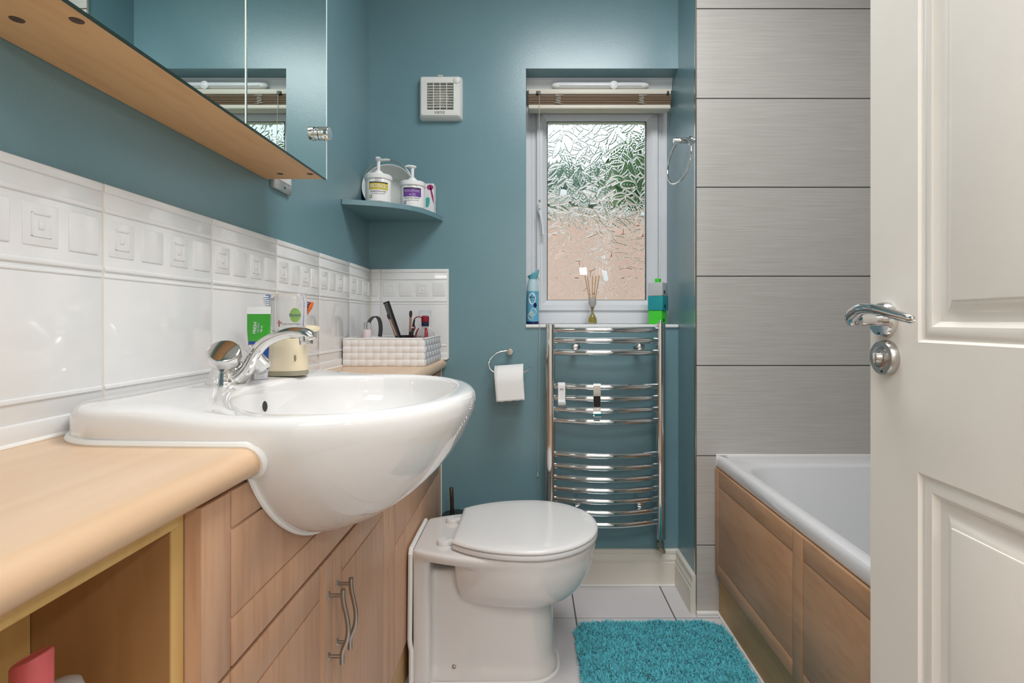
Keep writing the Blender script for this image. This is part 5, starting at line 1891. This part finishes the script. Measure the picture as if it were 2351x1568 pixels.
rb_ = smooth_path([PC + Vector((-0.010, -0.010, 0.148)), PC + Vector((-0.024, -0.012, 0.152)), PC + Vector((-0.036, -0.014, 0.142)), PC + Vector((-0.036, -0.018, 0.126)), PC + Vector((-0.032, -0.022, 0.112)), PC + Vector((-0.040, -0.024, 0.094))], 5)
tube(bm, rb_, lerp_list([0.003, 0.0028, 0.0035, 0.004, 0.004, 0.002], len(rb_)), 8, flat=(1.3, 0.6))
part('ribbon_loop', bm, 'ribbon_red', pf, 60)
bm = bmesh.new()
for da in (0.30, -0.85):
    lp = []
    for h in np.linspace(0.045, 0.112, 10):
        r = 0.0392 * math.sqrt(max(0.05, 1 - ((h - 0.072) / 0.052) ** 2)) if h > 0.072 else 0.0392 - 0.5 * (0.072 - h) ** 1.3
        a = -PI / 2 + da
        lp.append([PC + Vector((r * math.cos(a + e), r * math.sin(a + e), h)) for e in (-0.16, -0.05, 0.05, 0.16)])
    rings(bm, lp, closed=False)
rbn = part('ribbon_band', bm, 'ribbon_red', pf, 60)
mm = rbn.modifiers.new('thick', 'SOLIDIFY'); mm.thickness = 0.0006
bm = bmesh.new()
box(bm, -0.516, -0.452, 1.688, 1.76, 0.9205, 0.9225, 0.0005, 1, rot=Matrix.Rotation(0.12, 3, 'Y'))
solo('paper_leaflet', bm, 'tub_white', 'folded white leaflet lying across the top of the basket', 'leaflet')

# ================================================================== things on the basin deck
# toothpaste standing on its cap
tp = thing('toothpaste_tube', 'green and blue toothpaste tube standing on its clear cap behind the tap', 'toothpaste', (-0.474, 0.918, 0.877))
TPX, TPY, TPZ = -0.4740, 0.9180, 0.8773
bm = bmesh.new()
lathe(bm, [(0.0135, 0.0), (0.0142, 0.001), (0.0148, 0.012), (0.0150, 0.0165), (0.0120, 0.0170)], (TPX, TPY, TPZ), 32)
part('cap', bm, 'clear_cap', tp)
def tube_ring(h):
    """oval of the collapsing tube at height h above the cap"""
    f = sstep((h - 0.0165) / 0.095)
    a = 0.0150 + (0.0206 - 0.0150) * min(1, f * 1.25)
    b = 0.0150 * (1 - f) + 0.0010
    return [(TPX + a * math.cos(2 * PI * k / 36), TPY + b * math.sin(2 * PI * k / 36), TPZ + h) for k in range(36)]
def tp_part(name, h0, h1, mat, n=8):
    b = bmesh.new()
    rings(b, [tube_ring(h) for h in np.linspace(h0, h1, n)])
    return part(name, b, mat, tp, 60)
tp_part('tube_blue', 0.0165, 0.066, 'paste_blue')
tp_part('tube_green', 0.066, 0.1135, 'paste_green')
tp_part('crimp', 0.1135, 0.1260, 'paste_white', 3)
def on_tube(h, dx):
    """lettering turned a quarter so that it reads upwards on the tube front"""
    def fn(c):
        hh = h + c.x
        f = sstep((hh - 0.0165) / 0.095)
        a = 0.0150 + 0.0056 * min(1, f * 1.25); b = 0.0150 * (1 - f) + 0.0010
        x = dx - c.y
        q = max(0.0, 1 - (x / a) ** 2)
        return Vector((TPX + x, TPY - b * math.sqrt(q) - 0.0006 - c.z, TPZ + hh))
    return fn
part('lettering', map_bm(text_bm('FRESH', 0.0075, 0.0002), on_tube(0.0895, -0.0050)), 'print_white', tp)
part('lettering', map_bm(squash(text_bm('ICE MINT', 0.0045, 0.0002), 0.016), on_tube(0.0895, 0.0010)), 'label_lilac', tp)
part('lettering', map_bm(squash(text_bm('100 ml', 0.0045, 0.0002), 0.011), on_tube(0.0870, 0.0065)), 'print_white', tp)
part('lettering', map_bm(squash(text_bm('Oral-B', 0.0165, 0.0002), 0.044), on_tube(0.0440, 0.0045)), 'print_white', tp)
# hands-free soap dispenser
sd_ = thing('soap_dispenser', 'cream no-touch soap dispenser with a clear refill bottle on the basin', 'soap dispenser', (-0.4565, 0.985, 0.877))
DXc, DYc, DZ = -0.4565, 0.9850, 0.8772
def dr_(a, b, z, dx=0.0, n=48, ex=2.4):
    out = []
    a, b, z, dx = a * 1.06, b * 1.06, z * 1.06, dx * 1.06
    for k in range(n):
        t = 2 * PI * k / n
        c, s = math.cos(t), math.sin(t)
        out.append((DXc + dx + a * math.copysign(abs(c) ** (2 / ex), c), DYc + b * math.copysign(abs(s) ** (2 / ex), s), DZ + z))
    return out
bm = bmesh.new()
rings(bm, [dr_(0.0345, 0.0255, 0.0), dr_(0.0362, 0.0272, 0.001), dr_(0.0360, 0.0270, 0.009)])
part('foot_band', bm, 'dispenser_base', sd_)
bm = bmesh.new()
rings(bm, [dr_(0.0358, 0.0268, 0.009), dr_(0.0335, 0.0255, 0.030, 0.0015), dr_(0.0315, 0.0245, 0.050, 0.0025), dr_(0.0308, 0.0240, 0.0640, 0.003), dr_(0.0285, 0.022, 0.0650, 0.003)])
part('base', bm, 'dispenser_cream', sd_, 50)
bm = bmesh.new()
rings(bm, [dr_(0.020, 0.018, 0.060, -0.004), dr_(0.021, 0.019, 0.0720, -0.004)])
part('pump_socket', bm, 'dispenser_dark', sd_)
bm = bmesh.new()
rings(bm, [dr_(0.016, 0.013, 0.071, 0.002), dr_(0.0300, 0.0205, 0.080, 0.003), dr_(0.0312, 0.0212, 0.088, 0.003), dr_(0.0312, 0.0212, 0.130, 0.003), dr_(0.0300, 0.0200, 0.140, 0.003), dr_(0.0270, 0.0170, 0.1435, 0.003)])
rf = part('refill_bottle', bm, 'clear_plastic', sd_, 40)
bm = bmesh.new()
ar = smooth_path([(DXc + 0.004, DYc + 0.018, DZ + 0.060), (DXc + 0.010, DYc + 0.019, DZ + 0.080), (DXc + 0.026, DYc + 0.008, DZ + 0.0865), (DXc + 0.046, DYc - 0.002, DZ + 0.0865), (DXc + 0.0600, DYc - 0.008, DZ + 0.086)], 5)
tube(bm, ar, lerp_list([0.010, 0.010, 0.0095, 0.0095, 0.0070], len(ar)), 18, flat=(1.25, 0.58))
am = part('spout_arm', bm, 'dispenser_cream', sd_, 60)
bm = bmesh.new()
cyl(bm, (DXc + 0.055, DYc - 0.006, DZ + 0.0815), (DXc + 0.055, DYc - 0.006, DZ + 0.0785), 0.0035, seg=14)
part('outlet', bm, 'dispenser_base', am)
bm = bmesh.new()
map_bm(merge_e := ellipse_bm(0.0024, 0.0062, 20), lambda c: Vector((DXc + 0.0258 + c.x, DYc - 0.0225 - c.z, DZ + 0.033 + c.y)))
part('sensor_eye', merge_e, 'dispenser_base', sd_)
bm.free()
def on_bottle(xc, zc, lift=0.0004):
    def fn(c):
        x = xc + c.x
        q = max(0.02, 1 - abs((x - 0.003) / 0.0312) ** 2.4) ** (1 / 2.4)
        return Vector((DXc + x, DYc - 0.0212 * q - lift - c.z, DZ + zc + c.y))
    return fn
part('logo_patch', map_bm(ellipse_bm(0.0080, 0.0135), on_bottle(0.0235, 0.1120)), 'dettol_green', sd_)
part('lettering', map_bm(squash(text_bm('Dettol', 0.0075, 0.0002), 0.0165), on_bottle(0.0230, 0.1120, 0.0012)), 'dettol_blue', sd_)
part('lettering', map_bm(squash(text_bm('LIQUID HANDWASH', 0.0042, 0.0002), 0.030), on_bottle(0.0160, 0.0955, 0.0010)), 'dettol_blue', sd_)
bmc = patch_bm(0.0030, 0.012, 3); b2 = patch_bm(0.0075, 0.0030, 3); map_bm(b2, lambda c: c + Vector((0.001, 0.0015, 0))); merge(bmc, b2)
part('cross_mark', map_bm(bmc, on_bottle(-0.0035, 0.0965, 0.0008)), 'dettol_red', sd_)
# toothbrushes in a cup
bm = bmesh.new()
lathe(bm, [(0.022, 0.0), (0.024, 0.002), (0.0255, 0.070), (0.0240, 0.070), (0.0225, 0.004), (0, 0.004)], (-0.4920, 1.058, 0.8772), 32)
solo('toothbrush_cup', bm, 'cup_white', 'white toothbrush cup behind the soap dispenser', 'cup')
def toothbrush(label, bot, top, mat, bmat, face):
    t = thing('toothbrush', label, 'toothbrush', tuple(bot), group='toothbrushes in the cup')
    b, p = Vector(bot), Vector(top)
    d = (p - b).normalized()
    f = Vector(face); f = (f - d * f.dot(d)).normalized()
    pts = smooth_path([b, b.lerp(p, 0.3), b.lerp(p, 0.6), b.lerp(p, 0.80), b.lerp(p, 0.86), b.lerp(p, 0.93), p], 4)
    bm = bmesh.new()
    tube(bm, pts, lerp_list([0.0045, 0.0052, 0.0045, 0.0030, 0.0050, 0.0066, 0.0045], len(pts)), 14, flat=(1.0, 0.75))
    part('handle', bm, mat, t, 60)
    s = d.cross(f).normalized()
    bm = bmesh.new()
    for i in range(6):
        for j in (-1, 0, 1):
            c = b.lerp(p, 0.845 + 0.026 * i) + s * (0.0030 * j)
            cyl(bm, c + f * 0.002, c + f * 0.0125, 0.00125, seg=6)
    part('bristles', bm, bmat, t)
toothbrush('blue toothbrush with white bristles behind the toothpaste tube', (-0.4800, 1.064, 0.8820), (-0.5340, 1.068, 1.0310), 'brush_blue', 'bristle_white', (-0.35, -0.90, 0.1))
toothbrush('orange toothbrush with purple bristles beside the clear soap bottle', (-0.5010, 1.054, 0.8820), (-0.4430, 1.068, 1.0170), 'brush_orange', 'bristle_purple', (-0.55, -0.80, 0.1))
